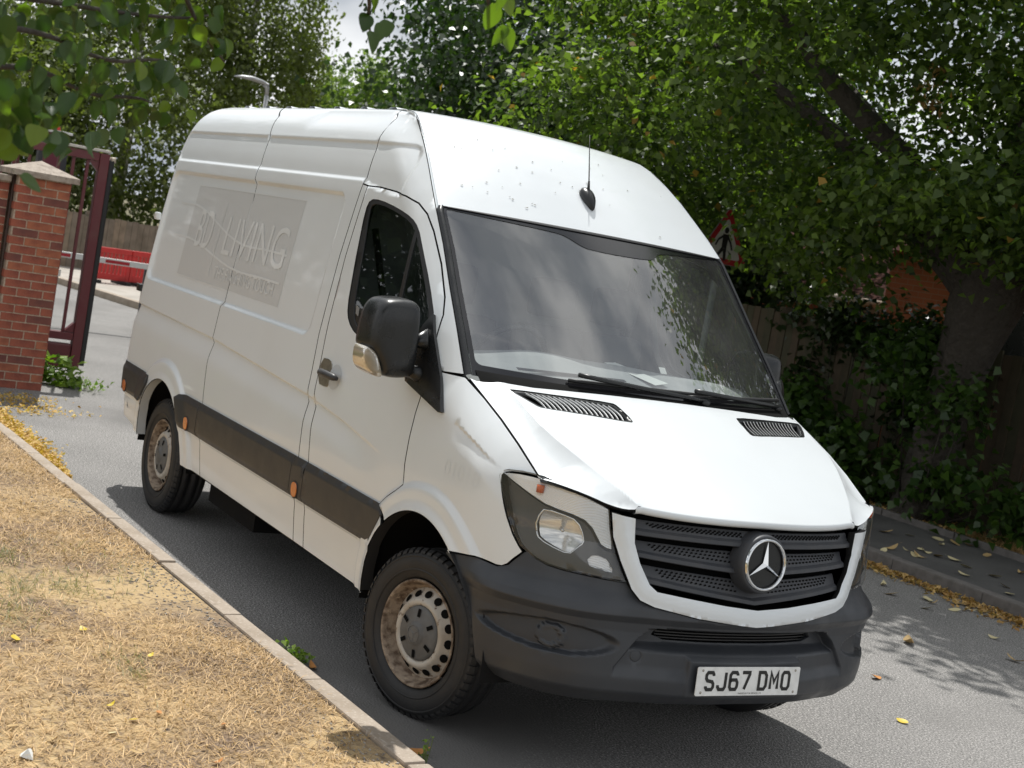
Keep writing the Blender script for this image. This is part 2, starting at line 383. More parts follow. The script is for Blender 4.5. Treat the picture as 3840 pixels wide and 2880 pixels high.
def Yside(x, z, off=0., disp=True):
    x = np.asarray(x, float); z = np.asarray(z, float)
    t = np.clip((x-NX0)/(xcz(z)-NX0), 0, .999); base = Bz(z)*(1-t**NQ)**(1/NP)
    d, yb = edge_y(x, z); k = np.clip(d/.17, 0, 1); y = np.where(base > yb, yb+(base-yb)*(1-(1-k)**2.3), base)
    q = np.clip((-4.31-x)/.125, 0, .995); y = y-.125*(1-np.sqrt(1-q*q))
    if disp: y = y+side_disp(x, z)
    return y+off
def side_lift(sgn, off=0., disp=True):
    return lambda x, z: np.stack([np.asarray(x, float), sgn*Yside(x, z, off, disp), np.asarray(z, float)], 1)
SIDE_X = np.concatenate([np.arange(-4.43,-4.26,.014), np.arange(-4.26,-1.64,.045), np.arange(-1.64,-1.46,.014), np.arange(-1.46,.75,.025)])
SIDE_Z = np.concatenate([np.arange(.33,.56,.04), np.arange(.58,.62,.008), np.arange(.64,.96,.03), np.arange(1.24,1.36,.03), np.arange(1.365,1.41,.007), np.arange(1.44,2.06,.04), np.arange(2.065,2.11,.007), np.arange(2.12,2.155,.012), np.arange(2.16,2.195,.006), np.arange(2.22,2.35,.03), np.arange(2.352,2.385,.006), np.arange(2.40,2.60,.018)])
_gp = grid_pts(SIDE_X, SIDE_Z)
_xs = np.arange(-4.42, 0.0, .035)
_wp = np.concatenate([np.stack([_xs, zwaist(_xs)-h], 1) for h in (-.03,-.012,-.003,.003,.007,.011,.016,.03,.05,.08,.11,.14,.17)])
_ar = []
for c, rs in ((FA, (.50,.515,.53,.55,.575,.587,.595,.605,.615,.625,.64)), (RA, (.46,.475,.49,.51,.54,.557,.565,.575,.585,.595,.61))):
    for r in rs: _ar.append(np.stack([c[0]+r*np.cos(np.linspace(-.2, math.pi+.2, 90)), c[1]+r*np.sin(np.linspace(-.2, math.pi+.2, 90))], 1))
_ar = np.concatenate(_ar)
def near_arch(P): return (np.hypot(P[:,0]-FA[0], P[:,1]-FA[1]) < .65) | (np.hypot(P[:,0]-RA[0], P[:,1]-RA[1]) < .62)
_wp = _wp[~near_arch(_wp)]
_gp = _gp[~near_arch(_gp)]
_wl = zwaist(_gp[:,0]); _gp = _gp[(np.abs(_gp[:,1]-_wl+.07) > .11) | (_gp[:,0] > -.05)]
_fp = grid_pts(np.arange(-.03,.70,.018), np.arange(.90,1.245,.010)); _fp = _fp[~near_arch(_fp)]
SIDE_P = np.concatenate([_gp, _wp, _ar, _fp])
SIDE_C = grid_pts(np.arange(-4.43,.75,.07), np.arange(.33,2.6,.05))

def arc(c, r, a0, a1, n): 
    a = np.radians(np.linspace(a0, a1, n)); return [(c[0]+r*math.cos(t), c[1]+r*math.sin(t)) for t in a]
S1 = [(-2.74,.382),(-2.76,.60),(-2.768,.80),(-2.815,1.06),(-2.818,1.18),(-2.822,1.36),(-2.83,1.655),(-2.80,1.90),(-2.846,2.174),(-2.905,2.385),(-3.02,2.50),(-3.25,2.573)]
S2 = [(-1.314,.380),(-1.314,.60),(-1.315,.79),(-1.358,1.10),(-1.40,1.40),(-1.405,1.79),(-1.385,2.155),(-1.43,2.369),(-1.447,2.427),(-1.50,2.508),(-1.60,2.573)]
DR = [(-1.186,.379),(-1.186,.60),(-1.19,.79),(-1.285,1.15),(-1.325,1.458),(-1.338,1.80),(-1.325,2.148)]
DTOP = [(-1.325,2.148),(-1.209,2.149),(-1.026,2.137),(-.891,2.121),(-.772,2.097),(-.678,2.055),(-.589,1.985),(-.448,1.85),(-.33,1.715),(-.285,1.643),(-.262,1.565)]
DFR = [(-.262,1.565),(-.235,1.312),(-.247,1.217),(-.241,1.111),(-.230,1.0),(-.207,.918)]
fa = arc(FA, .495, 120, 180, 12)
DOOR = DTOP + DFR[1:] + [(FA[0]+.60*math.cos(math.radians(a)), FA[1]+.60*math.sin(math.radians(a))) for a in (118,126,133)] + [(FA[0]+.495*math.cos(math.radians(a)), FA[1]+.495*math.sin(math.radians(a))) for a in (132,140,150,160,170,177)] + [(-.452,.378)] + DR[:-1]
REAR = [(-4.43,.46),(-4.30,.44),(-3.93,.385)] + arc(RA, .455, 176, 3, 26) + [(-2.99,.382)] + S1 + [(-4.16,2.573),(-4.27,2.556),(-4.36,2.51),(-4.41,2.43),(-4.435,2.32),(-4.435,1.2)]
MID = S1[::-1] + S2
MID = S1 + S2[::-1]
BPIL = S2[:7] + [DR[-1]] + DR[::-1][1:]
UPPER = S2[6:] + [(p[0], p[2]) for p in DITCH[4:]] + [(p[0], p[2]) for p in WSEDGE] + [(-.129,1.418)] + [(-.20,1.425),(-.235,1.47)] + DTOP[::-1]
FEND = [(-.235,1.47),(-.20,1.425),(-.129,1.418),(-.012,1.42)] + [(p[0], p[2]) for p in SEAM[1:-1]] + [(.627,1.142),(.591,1.143),(.543,1.141),(.491,1.134),(.470,1.126),(.467,1.115),(.479,1.089),(.506,1.040),(.544,.970),(.579,.915),(.609,.878),(.627,.859),(.600,.824),(.583,.799),(.563,.785),(.539,.782),(.503,.785),(.444,.787),(.30,.768)] + arc(FA, .495, 56, 128, 24) + [(FA[0]+.60*math.cos(math.radians(a)), FA[1]+.60*math.sin(math.radians(a))) for a in (133,126,118)] + DFR[::-1]
WINR = smooth_poly([(-1.25,2.087),(-1.133,2.089),(-.926,2.062),(-.772,2.03),(-.687,1.989),(-.599,1.905),(-.452,1.765),(-.305,1.605),(-.30,1.545),(-.36,1.50),(-.60,1.455),(-.897,1.442),(-1.015,1.455),(-1.116,1.50),(-1.165,1.56),(-1.20,1.70),(-1.235,1.862),(-1.27,2.03)], 1)
WING = smooth_poly([(-1.215,2.066),(-1.121,2.067),(-.951,2.045),(-.785,2.010),(-.704,1.97),(-.615,1.885),(-.485,1.755),(-.365,1.63),(-.36,1.56),(-.62,1.477),(-.908,1.466),(-1.008,1.482),(-1.085,1.53),(-1.13,1.646),(-1.175,1.853),(-1.235,2.03)], 1)

def shift_fix(P): return np.array(P, float)
for sgn in (-1, 1):
    near = sgn < 0; st = .03 if near else .06; PP = SIDE_P if near else SIDE_C
    sl_ = side_lift(sgn); s2 = sgn
    pfx = 'driver' if near else 'passenger'
    def sp(name, poly, m=PAINT, holes=(), rim=.012, lift=None, pts=None, gap=.0036, parent=VAN, step=None):
        P = shrink(shift_fix(poly), gap) if gap else np.array(poly, float)
        return patch(name, P, lift or sl_, PP if pts is None else pts, m, parent, holes, rim, step or st, sign=-sgn*-1 if False else (1 if near else -1)*1)
    sp('rear_side_panel', REAR); sp('middle_side_panel', MID); sp('door_pillar_panel', BPIL)
    sp('cab_side_panel', UPPER); sp('front_wing', FEND)
    door = sp('front_door', DOOR, holes=[WINR])
    # window: rubber frame, glass, quarter-light divider
    sp('window_rubber', WINR, BLACK, [WING], .01, side_lift(sgn, -.004, False), [], 0, door, .03)
    sp('window_glass', WING, SG, (), 0, side_lift(sgn, -.008, False), grid_pts(np.arange(-1.25,-.3,.06), np.arange(1.45,2.08,.06)), 0, door, .04)
    if near:
        sp('window_divider', [(-.715,2.0),(-.688,2.0),(-.628,1.49),(-.660,1.482)], BLACK, (), .004, side_lift(sgn, -.003, False), [], 0, door, .05)
        sp('window_sticker', [(-1.085,1.585),(-1.045,1.575),(-1.035,1.535),(-1.072,1.545)], mat('sticker', (.22,.22,.22), .5), (), 0, side_lift(sgn, -.006, False), [], 0, door, .05)
    # dark skin behind the panel gaps
    SKIN = [(-4.40,.47),(-3.93,.40)] + arc(RA, .50, 176, 3, 20) + [(-2.9,.40),(-.52,.40)] + arc(FA, .53, 176, 60, 20) + [(.33,.80),(.50,.81),(.56,.90),(.48,1.05),(.47,1.09),(.58,1.11)] + [(p[0]-.01, p[2]-.02) for p in SEAM[::-1][1:]] + [(p[0]-.02, p[2]-.02) for p in WSEDGE[::-1]] + [(p[0]-.02, p[2]-.02) for p in DITCH[::-1][:-1]] + [(-4.2,2.53),(-4.36,2.42)]
    WH = shrink(WINR, -.012)
    patch('inner_skin', np.array(SKIN), side_lift(sgn, -.045, False), SIDE_C, UNDER, VAN, [WH], 0, .06, sign=1 if near else -1)
    # black protective trim along the flank
    def trim_lift(z0, z1):
        def f(x, z):
            u = np.clip((z-z0)/(z1-z0), 0, 1); o = .006+.017*sstep(u, 0, .10)*(1-sstep(u, .80, 1.0)*.85)
            return np.stack([np.asarray(x, float), sgn*(Yside(x, z, 0, False)+o+.020*(1-sstep(np.hypot(x-RA[0], z-RA[1]), .50, .62))), np.asarray(z, float)], 1)
        return f
    tz = np.concatenate([[.605,.612,.62], np.arange(.64,.74,.025), [.75,.76,.77,.78,.79]])
    for x0, x1, kind in ((-4.40,-3.84,'r'),(-3.08,-2.775,'q'),(-2.764,-1.337,''),(-1.328,-1.181,''),(-1.172,-.37,'f')):
        if kind == 'r': P = [(-4.42,.63),(-3.925,.606),(-3.845,.655),(-3.765,.735),(-3.765,.80),(-4.42,.81)]
        elif kind == 'q': P = [(-3.075,.604),(-2.790,.602),(-2.775,.80),(-3.06,.80),(-3.13,.79),(-3.165,.765),(-3.10,.67)]
        elif kind == 'f': P = [(x0-.012,.60),(-.43,.60),(-.40,.64),(-.33,.755),(-.36,.795),(x0,.80)]
        else: P = [(x0-.012,.601),(x1-.012,.601),(x1,.80),(x0,.80)]
        patch('side_trim', np.array(P), trim_lift(.602,.803), grid_pts(np.arange(-4.42,-.3,.05), tz), TRIM, VAN, (), .015, .03, sign=1 if near else -1)
    if near:
        for x in (-4.245,-2.945,-1.262):
            zc_ = .655 if x < -4 else .648
            P = smooth_poly([(x-.032,zc_-.035),(x+.032,zc_-.035),(x+.032,zc_+.035),(x-.032,zc_+.035)], 2)
            mk = patch('side_marker_light', P, side_lift(sgn, .030, False), [], AMBER, VAN, (), .008, .02)
            patch('surround', shrink(P, -.008), side_lift(sgn, .026, False), [], BLACK, mk, (), .006, .02)
        # rear bumper corner behind the trim
        # ghost of removed lettering: rectangle, name and strap line
        lg = patch('faded_decal', np.array([(-3.775,1.462),(-2.045,1.455),(-2.05,2.03),(-3.785,2.026)]), side_lift(sgn, .0009), SIDE_P, GHOST, VAN, [[(-2.828,1.457),(-2.815,1.457),(-2.812,2.028),(-2.826,2.028)]], 0, .05)
        def stamp(s, x0, x1, z0, z1, m, off, fat=0, parent=lg, nm='faded_lettering'):
            me = text_mesh(s, 1, 0, fat); co = np.array([v.co[:] for v in me.vertices]); a = co.min(0); b = co.max(0)
            X = x0+(co[:,0]-a[0])/(b[0]-a[0])*(x1-x0); Zc = z0+(co[:,1]-a[1])/(b[1]-a[1])*(z1-z0); Q = side_lift(sgn, off)(X, Zc)
            for v, q in zip(me.vertices, Q): v.co = q
            _l = side_lift(sgn, off); _du = _l(X+.004, Zc)-_l(X-.004, Zc); _dw = _l(X, Zc+.004)-_l(X, Zc-.004); _n = np.cross(_du, _dw); _n /= np.linalg.norm(_n, axis=1, keepdims=True)
            me.polygons.foreach_set('use_smooth', [True]*len(me.polygons)); me.normals_split_custom_set_from_vertices(_n.tolist())
            return link(nm, me, m, parent, True)
        stamp('BD', -3.60, -3.33, 1.655, 1.885, GHOST2, .0032)
        stamp('LIVING', -3.09, -2.13, 1.645, 1.875, GHOST2, .0032)
        stamp('THE FINISHING TOUCH', -3.12, -2.16, 1.50, 1.575, GHOST2, .0032)
        bars = [[(-3.215,1.50),(-3.206,1.50),(-3.198,1.955),(-3.207,1.955)]]
        t_ = np.linspace(0, 1, 26)
        for za, zb_, amp in ((1.905,1.73,.035),(1.70,1.58,.02)):
            xx = -4.05+t_*1.95; zz = za+(zb_-za)*sstep(t_, .1, .75)+amp*np.sin(t_*9)*.25
            bars.append(list(zip(xx, zz))+list(zip(xx[::-1], zz[::-1]-.012)))
        for q in bars: patch('faded_stripe', np.array(q), side_lift(sgn, .0026), [], GHOST2, lg, (), 0, .06)
        for q in ([(-3.78,1.455),(-2.84,1.451),(-2.84,1.458),(-3.78,1.462)], [(-3.80,2.034),(-2.04,2.037),(-2.04,2.030),(-3.80,2.027)]):
            patch('faded_border', np.array(q), side_lift(sgn, .0026), [], GHOST2, lg, (), 0, .06)
        stamp('01018', .10, .375, 1.035, 1.10, GHOST3, .0011, 0, VAN, 'ghost_number')

# ---- roof skin, from ditch to ditch: along a centre-line profile
PROF = [(-.548,2.108),(-.63,2.183),(-.713,2.258),(-.83,2.352),(-.95,2.432),(-1.08,2.503),(-1.22,2.553),(-1.40,2.580),(-1.65,2.584),(-2.1,2.580),(-3.0,2.577),(-4.0,2.575),(-4.28,2.555),(-4.41,2.46)]
DPROF = [(-.663,.815,2.100),(-.768,.795,2.188),(-.876,.771,2.272),(-.992,.747,2.359),(-1.106,.722,2.433),(-1.227,.698,2.503),(-1.321,.676,2.54),(-1.45,.655,2.558),(-1.65,.618,2.567),(-2.1,.612,2.568),(-3.0,.612,2.568),(-4.0,.612,2.567),(-4.27,.625,2.548),(-4.40,.66,2.44)]
_u = np.linspace(0, 1, len(PROF)); _pf = np.array(PROF); _df = np.array(DPROF)
_uf = np.linspace(0, 1, 600)
def _sm(a, s=9):
    k = np.exp(-.5*(np.arange(-40, 41)/s)**2); k /= k.sum(); f = np.interp(_uf, _u, a); e0 = 2*f[0]-f[1:41][::-1]; e1 = 2*f[-1]-f[-41:-1][::-1]
    return np.convolve(np.concatenate([e0, f, e1]), k, 'valid')
_cx, _cz = _sm(_pf[:,0]), _sm(_pf[:,1]); _ex, _ey, _ez = (_sm(_df[:,i]) for i in range(3))
def roof_lift(u, w):
    cx, cz, ex, ey, ez = (np.interp(u, _uf, a) for a in (_cx, _cz, _ex, _ey, _ez))
    s = np.abs(w); k = s**2.2; bulge = .015*(1-s**2)*sstep(u, .0, .3)
    return np.stack([cx+(ex-cx)*k, ey*w, cz+(ez-cz)*k+bulge*0], 1)
patch('roof', np.array([(.002,-1),(.002,1),(1,1),(1,-1)]), roof_lift, grid_pts(np.concatenate([np.linspace(.01,.65,60), np.linspace(.67,.99,12)]), np.linspace(-.97,.97,41)), PAINT, VAN, (), 0, .03, sign=-1)
for sgn in (-1, 1):     # roof ditches: sealed channel between roof skin and side
    a = [(p[0], sgn*p[1], p[2]) for p in DITCH]; b = [(p[0], sgn*p[1], p[2]) for p in [(q[0]+.004, q[1], q[2]) for q in DPROF]]
    R = np.array(DPROF); uD = np.linspace(0, 1, 40); Dd = resample(np.array([(p[0], p[2], p[1]) for p in DITCH[::-1][:-4]]), .03)
    V = []; F = []
    for i, q in enumerate(Dd):
        j = np.argmin(np.abs(_ex-q[0])+np.abs(_ez-q[1])*.5)
        V += [(q[0], sgn*(q[2]-.002), q[1]-.004), (q[0], sgn*(q[2]-.006), q[1]-.012), (_ex[j], sgn*(_ey[j]+.004), _ez[j]-.012), (_ex[j], sgn*(_ey[j]-.002), _ez[j]-.003)]
        if i:
            for k in range(3): F.append((4*i+k-4, 4*i+k-3, 4*i+k+1, 4*i+k))
    pyd('roof_channel', V, F, PAINT, VAN, False)
for k in range(7):       # pressed ribs across the roof, just showing at its edge
    x = -1.75-.36*k; pyd('roof_rib', [(x+dx, y, 2.566+dz) for dx, dz in ((-.06,0),(-.03,.016),(.03,.016),(.06,0)) for y in np.linspace(-.6,.6,13)], [(r*13+i, r*13+i+1, (r+1)*13+i+1, (r+1)*13+i) for r in range(3) for i in range(12)], PAINT, VAN, True)

# ---- windscreen: curved glass, black printed border, rubber at the pillars
def ws_corner(v):   # outer edge, v 0 bottom .. 1 top
    e = np.array(WSEDGE[::-1]+[(-.665,.818,2.100)]); t = np.linspace(0, 1, len(e)); return [np.interp(v, t, e[:,i]) for i in range(3)]
def ws_lift_off(off=0.):
    def f(w, v):
        ex, ey, ez = ws_corner(v); s = np.abs(w)
        cx = .155+(-.545-.155)*v-.025*v*(1-v)*0; cz = 1.425+(2.107-1.425)*v+.028*4*v*(1-v)*.6
        k = s**2.15; n = np.array([.70, 0, .71])*off
        return np.stack([cx+(ex-cx)*k, ey*w, cz+(ez-cz)*k], 1)+n
    return f
wsg = grid_pts(np.linspace(-.97,.97,40), np.linspace(.02,.98,30))
patch('windscreen', np.array([(-.965,.005),(.965,.005),(.965,.995),(-.965,.995)]), ws_lift_off(-.004), wsg, WS, VAN, (), 0, .04)
wi = smooth_poly([(-.942,.12),(-.942,.058),(-.87,.058),(.87,.058),(.942,.058),(.942,.12),(.95,.90),(.95,.955),(.88,.955),(.40,.94),(.355,.90),(.33,.88),(.28,.872),(-.13,.872),(-.19,.89),(-.25,.93),(-.32,.955),(-.88,.955),(-.95,.95),(-.95,.89)], 2)
wi = np.array([p for p in wi])
FRIT = mat('windscreen_black_print', (.014,.014,.016), .12, spec=.6)
patch('windscreen_border', np.array([(-.965,.005),(.965,.005),(.965,.995),(-.965,.995)]), ws_lift_off(-.0015), wsg, FRIT, VAN, [wi], 0, .03)
for sgn in (-1, 1):
    V = []; F = []
    for i, v in enumerate(np.linspace(0, 1, 24)):
        q0 = ws_lift_off(.002)(np.array([sgn*.968]), np.array([v]))[0]; q1 = ws_lift_off(.010)(np.array([sgn*.978]), np.array([v]))[0]; q2 = ws_lift_off(.004)(np.array([sgn*.992]), np.array([v]))[0]; q3 = ws_lift_off(-.015)(np.array([sgn*1.0]), np.array([v]))[0]
        V += [q0, q1, q2, q3]
        if i:
            for k in range(3): F.append((4*i+k-4, 4*i+k-3, 4*i+k+1, 4*i+k))
    pyd('windscreen_rubber', V, F, GLOSSB, VAN, True)
V = []; F = []
for i, w in enumerate(np.linspace(-1, 1, 40)):
    q0 = ws_lift_off(.003)(np.array([w*.985]), np.array([.985]))[0]; q1 = ws_lift_off(.005)(np.array([w*.995]), np.array([1.0]))[0]; q2 = ws_lift_off(-.012)(np.array([w*.995]), np.array([1.012]))[0]
    V += [q0, q1, q2]
    if i:
        for k in range(2): F.append((3*i+k-3, 3*i+k-2, 3*i+k+1, 3*i+k))
pyd('windscreen_top_seal', V, F, BLACK, VAN, True)

# ---- bonnet
_bx = [-.05,.05,.12,.245,.388,.55,.70,.80,.87,.905,.925,.94]; _bzv = [1.485,1.466,1.452,1.424,1.369,1.293,1.215,1.162,1.122,1.100,1.086,1.074]
_bf = np.linspace(-.05, .94, 500); _bs = np.convolve(np.pad(np.interp(_bf, _bx, _bzv), 40, 'reflect', reflect_type='odd'), _kk[20:101]/_kk[20:101].sum(), 'valid')
_rx = [-.05,.10,.28,.40,.50,.60,.70,.806,.85]; _ry = [.80,.79,.778,.768,.735,.688,.634,.567,.545]
_sm_ = np.array(SEAM[:-1]+[(.627,.870,1.139),(.670,.833,1.133),(.715,.784,1.121),(.754,.730,1.105),(.785,.679,1.086),(.797,.654,1.079),(.838,.572,1.072),(.95,.50,1.06)])
_kx = [0,.15,.29,.4,.5,.6,.75,.84,.95]; _kv = [.05,.055,.080,.082,.085,.088,.098,.122,.14]
def bonnet_z(x, y):
    y = np.abs(y); zf = np.interp(x, _bf, _bs)-y*y*np.interp(x, _kx, _kv)
    yr = np.interp(x, _rx, _ry); ys = np.interp(x, _sm_[:,0], _sm_[:,1]); zs = np.interp(x, _sm_[:,0], _sm_[:,2])
    zfs = np.interp(x, _bf, _bs)-ys*ys*np.interp(x, _kx, _kv)
    t = np.clip((y-yr)/np.maximum(ys-yr, .06), 0, 1.2); e = np.interp(x, [0,.3,.5,.8], [1.5,2.0,2.3,2.4])
    s = np.where(t < 1, 1-np.abs(1-t)**e, 1)
    return zf-(zfs-zs)*s*(1-.3*sstep(x, .60, .80))
def nose_x(y, z): return NX0+(xcz(z)-NX0)*np.maximum(1-(np.abs(y)/Bz(z))**NP, 1e-4)**(1/NQ)
HLTOP = [(.627,.870),(.670,.833),(.715,.784),(.754,.730),(.785,.679),(.797,.654),(.838,.572)]
FRONT = [(float(nose_x(np.array([y]), np.array([1.075]))[0])-.006, y) for y in np.linspace(.555,.0,30)[:-1]]
half = [(.105,.845),(.02,.886)] + [(p[0], p[1]-.004) for p in SEAM[1:-1]] + [(a-.004, b-.003) for a, b in HLTOP] + FRONT
half[0] = (.03,.868); half[1] = (.004,.887)
rear = [(.062,.82),(.10,.755),(.135,.66),(.157,.47),(.176,.2),(.18,0)]
BON = [(x, -y) for x, y in rear[::-1]][:-0 or None]
BON = [(.18,0)] + [(x, -y) for x, y in rear[-2::-1]] + [(x, -y) for x, y in half] + [(x, y) for x, y in half[::-1]] + rear[:-1]
def bon_lift(x, y):
    z = bonnet_z(x, y); return np.stack([np.asarray(x, float), np.asarray(y, float), z], 1)
_rp = []
for f in (-.022,-.010,-.003,.003,.010,.022,.04,.062):
    xs = np.arange(.05,.86,.012);
    for s in (-1, 1): _rp.append(np.stack([xs, s*(np.interp(xs, _rx, _ry)+f)], 1))
_bg0 = grid_pts(np.arange(.04,.95,.025), np.linspace(-.88,.88,71)); _bg0 = _bg0[~((np.abs(_bg0[:,1])-np.interp(_bg0[:,0], _rx, _ry) > -.03) & (np.abs(_bg0[:,1])-np.interp(_bg0[:,0], _rx, _ry) < .085))]
BONP = np.concatenate([_bg0]+_rp)
VEN = np.array([(.149,.781),(.245,.33),(.388,.323),(.291,.714)])
VENS = smooth_poly(np.array([(.150,.775),(.205,.54),(.243,.338),(.265,.322),(.375,.31),(.392,.328),(.345,.52),(.296,.70),(.275,.728),(.165,.79)]), 1)
vh = [VENS, VENS*np.array([1,-1])]
patch('bonnet', np.array(BON), bon_lift, BONP, PAINT, VAN, vh, .014, .025, sign=1)
# turned-down front lip of the bonnet
V = []; F = []; ys = np.linspace(-.565,.565,49)
for i, y in enumerate(ys):
    x = float(nose_x(np.array([y]), np.array([1.075]))[0])-.006; z = float(bonnet_z(np.array([x]), np.array([y]))[0])
    V += [(x, y, z), (x+.006, y, z-.006), (x+.006, y, z-.020), (x-.004, y, z-.028), (x-.05, y, z-.03)]
    if i:
        for k in range(4): F.append((5*i+k-5, 5*i+k-4, 5*i+k+1, 5*i+k))
pyd('bonnet_lip', V, F, PAINT, VAN, True)
for sgn in (-1, 1):      # bonnet vents: sunk tray, frame and curved louvres
    vt = empty('bonnet_vent', (0,0,0), 0, VAN)
    pv = VENS*np.array([1, sgn])
    patch('tray', pv, lambda x, y: bon_lift(x, y)-np.array([0,0,.035]), [], DARK, vt, (), 0, .03)
    inner = shrink(pv, .016)
    patch('frame', pv, lambda x, y: bon_lift(x, y)+np.array([0,0,-.004]), [], GLOSSB, vt, [inner], .02, .03)
    for k in range(16):
        t = (k+.6)/16.5
        y0 = .735-(.735-.345)*t; x0 = .170+(.268-.170)*t; y1 = .695-(.695-.335)*t; x1 = .286+(.375-.286)*t
        V = []; 
        for s in np.linspace(0, 1, 6):
            x = x0+(x1-x0)*s; y = y0+(y1-y0)*s-.012*math.sin(math.pi*s); z = float(bonnet_z(np.array([x]), np.array([y]))[0])
            V += [(x, sgn*(y-.0016), z-.003), (x, sgn*(y+.0016), z-.003), (x, sgn*(y+.0018), z-.009)]
        pyd('louvre', V, [(3*i+k2, 3*i+k2+1, 3*i+k2+4, 3*i+k2+3) for i in range(5) for k2 in range(2)], MATS.get('louvre_paint') or mat('louvre_paint', (.50,.51,.51), .35), vt, True)

# ---- nose: chart of angle about a vertical axis and height
AX = .25
def nose_pt(th, z, off=0.):
    th = np.asarray(th, float); z = np.asarray(z, float); L_ = xcz(z)-NX0; b = Bz(z); c, s = np.cos(th), np.sin(th)
    lo = np.zeros_like(th); hi = np.full_like(th, 1.3)
    for _ in range(34):
        m_ = (lo+hi)/2; x = AX+m_*c; y = m_*s
        f = (np.abs(y)/b)**NP+(np.maximum(x-NX0, 0)/L_)**NQ-1; k = f > 0; hi = np.where(k, m_, hi); lo = np.where(k, lo, m_)
    r = (lo+hi)/2; x = AX+r*c; y = r*s
    gx = NQ*(np.maximum(x-NX0, 1e-6)/L_)**(NQ-1)/L_; gy = NP*(np.abs(y)/b)**(NP-1)/b*np.sign(y); g = np.hypot(gx, gy)
    return np.stack([x+off*gx/g, y+off*gy/g, z], 1)
def N2(pts, sgn=-1):     # traced (x, y, z) on the driver side -> chart
    return [(math.atan2(sgn*abs(p[1]), p[0]-AX), p[2]) for p in pts]
def nlift(off): return lambda th, z: nose_pt(th, z, off(th, z) if callable(off) else off)
HL = [(.467,-.957,1.115),(.470,-.955,1.126),(.491,-.947,1.134),(.543,-.924,1.141),(.591,-.897,1.143),(.627,-.870,1.142),(.670,-.833,1.135),(.715,-.784,1.123),(.754,-.730,1.107),(.785,-.679,1.088),(.797,-.654,1.078),(.801,-.647,1.050),(.807,-.637,1.005),(.814,-.623,.959),(.827,-.608,.915),(.844,-.585,.863),(.861,-.561,.816),(.841,-.611,.816),(.798,-.697,.820),(.745,-.776,.824),(.703,-.826,.830),(.665,-.861,.844),(.632,-.886,.863),(.609,-.901,.878),(.579,-.917,.915),(.544,-.933,.970),(.506,-.947,1.040),(.479,-.955,1.089)]
HLIN = [(.470,-.956,1.118),(.547,-.926,1.090),(.608,-.891,1.065),(.651,-.857,1.046),(.687,-.822,1.037),(.728,-.772,1.028),(.757,-.731,1.015),(.774,-.703,.992),(.786,-.682,.962),(.797,-.665,.936),(.809,-.644,.925),(.821,-.619,.922)]
REF = [(.644,-.868,.941),(.637,-.872,.971),(.641,-.868,1.001),(.652,-.858,1.027),(.677,-.833,1.028),(.710,-.796,1.022),(.734,-.765,1.014),(.749,-.745,.997),(.758,-.730,.971),(.766,-.721,.941),(.765,-.725,.928),(.756,-.745,.906),(.748,-.761,.887),(.733,-.782,.885),(.704,-.814,.895),(.673,-.846,.908),(.653,-.862,.921)]
PARK = [(.785,-.705,.877),(.791,-.690,.895),(.802,-.667,.898),(.817,-.638,.890),(.826,-.625,.875),(.834,-.613,.856),(.836,-.613,.842),(.823,-.643,.843),(.807,-.672,.849),(.794,-.695,.854)]
SURO = [(.800,-.650,1.071),(.810,-.631,.983),(.833,-.597,.901),(.868,-.549,.801),(.885,-.514,.765),(.905,-.460,.746),(.946,-.274,.717),(.965,-.081,.699),(.967,0,.693)]
GRIN = [(.835,-.563,1.060),(.842,-.552,.969),(.859,-.526,.900),(.885,-.483,.824),(.897,-.454,.802),(.929,-.310,.786),(.949,-.153,.769),(.956,0,.757)]
def mirror_poly(h): return [(-a, b) for a, b in h]
for sgn in (-1, 1):
    hl = empty('headlamp', (0,0,0), 0, VAN)
    o = N2(HL, sgn); sg = 1
    gp = grid_pts(np.linspace(-1.35,1.35,110), np.arange(.80,1.15,.018))
    patch('lens', shrink(o, .004), nlift(.001), gp, LENS, hl, (), .004, .02)
    patch('housing', np.array(o), nlift(-.11), gp, HLHOUS, hl, (), -.09, .03)
    top = N2([p for p in HL[:14]], sgn)+N2(HLIN[::-1], sgn)
    ref = N2(REF, sgn); park = N2(PARK, sgn)
    msk = N2(HLIN+HL[14:27], sgn)
    patch('mask', shrink(msk, .006), nlift(lambda th, z: -.018-.02*sstep(z, .84, 1.02)), gp, HLMASK, hl, [ref, park], .02, .02)
    patch('turn_signal', shrink(top, .006), nlift(lambda th, z: -.022-.012*np.sin((th-1.0*sgn)*2.2)*0), gp, RIBC, hl, (), .01, .02)
    c = np.mean(ref, 0)
    def bowl(th, z, c=c):
        d = np.hypot((th-c[0])/.13, (z-c[1])/.075); return -.035-.05*(1-np.clip(d, 0, 1.2)**2/1.44)-.004*np.sign(np.sin(th*38))*(z > c[1]-.01)
    patch('reflector', np.array(ref), nlift(bowl), grid_pts(np.linspace(-1.35,1.35,140), np.arange(.87,1.04,.008)), CHROME2, hl, (), 0, .012)
    rb_ = resample(ref, .02, True); tube('bezel', [tuple(p) for p in nose_pt(np.append(rb_[:,0], rb_[0,0]), np.append(rb_[:,1], rb_[0,1]), -.030)], .0035, CHROME, hl, 6)
    pc = nose_pt(np.array([c[0]]), np.array([c[1]+.01]), -.055)[0]
    tube('bulb', [pc, pc+np.array([.03, sgn*.012, 0])], [.009,.006], mat('bulb_glass', (.6,.6,.6), .1, .5) if 'bulb_glass' not in MATS else MATS['bulb_glass'], hl, 10)
    patch('parking_lamp', np.array(park), nlift(-.028), gp, RIBC, hl, (), .006, .012)
    pc = nose_pt(np.array([math.atan2(sgn*.872, .629-AX)]), np.array([1.103]), -.016)[0]
    tube('turn_bulb', [pc+np.array([0,0,.014]), pc-np.array([0,0,.014])], .015, AMBER2, hl, 10)
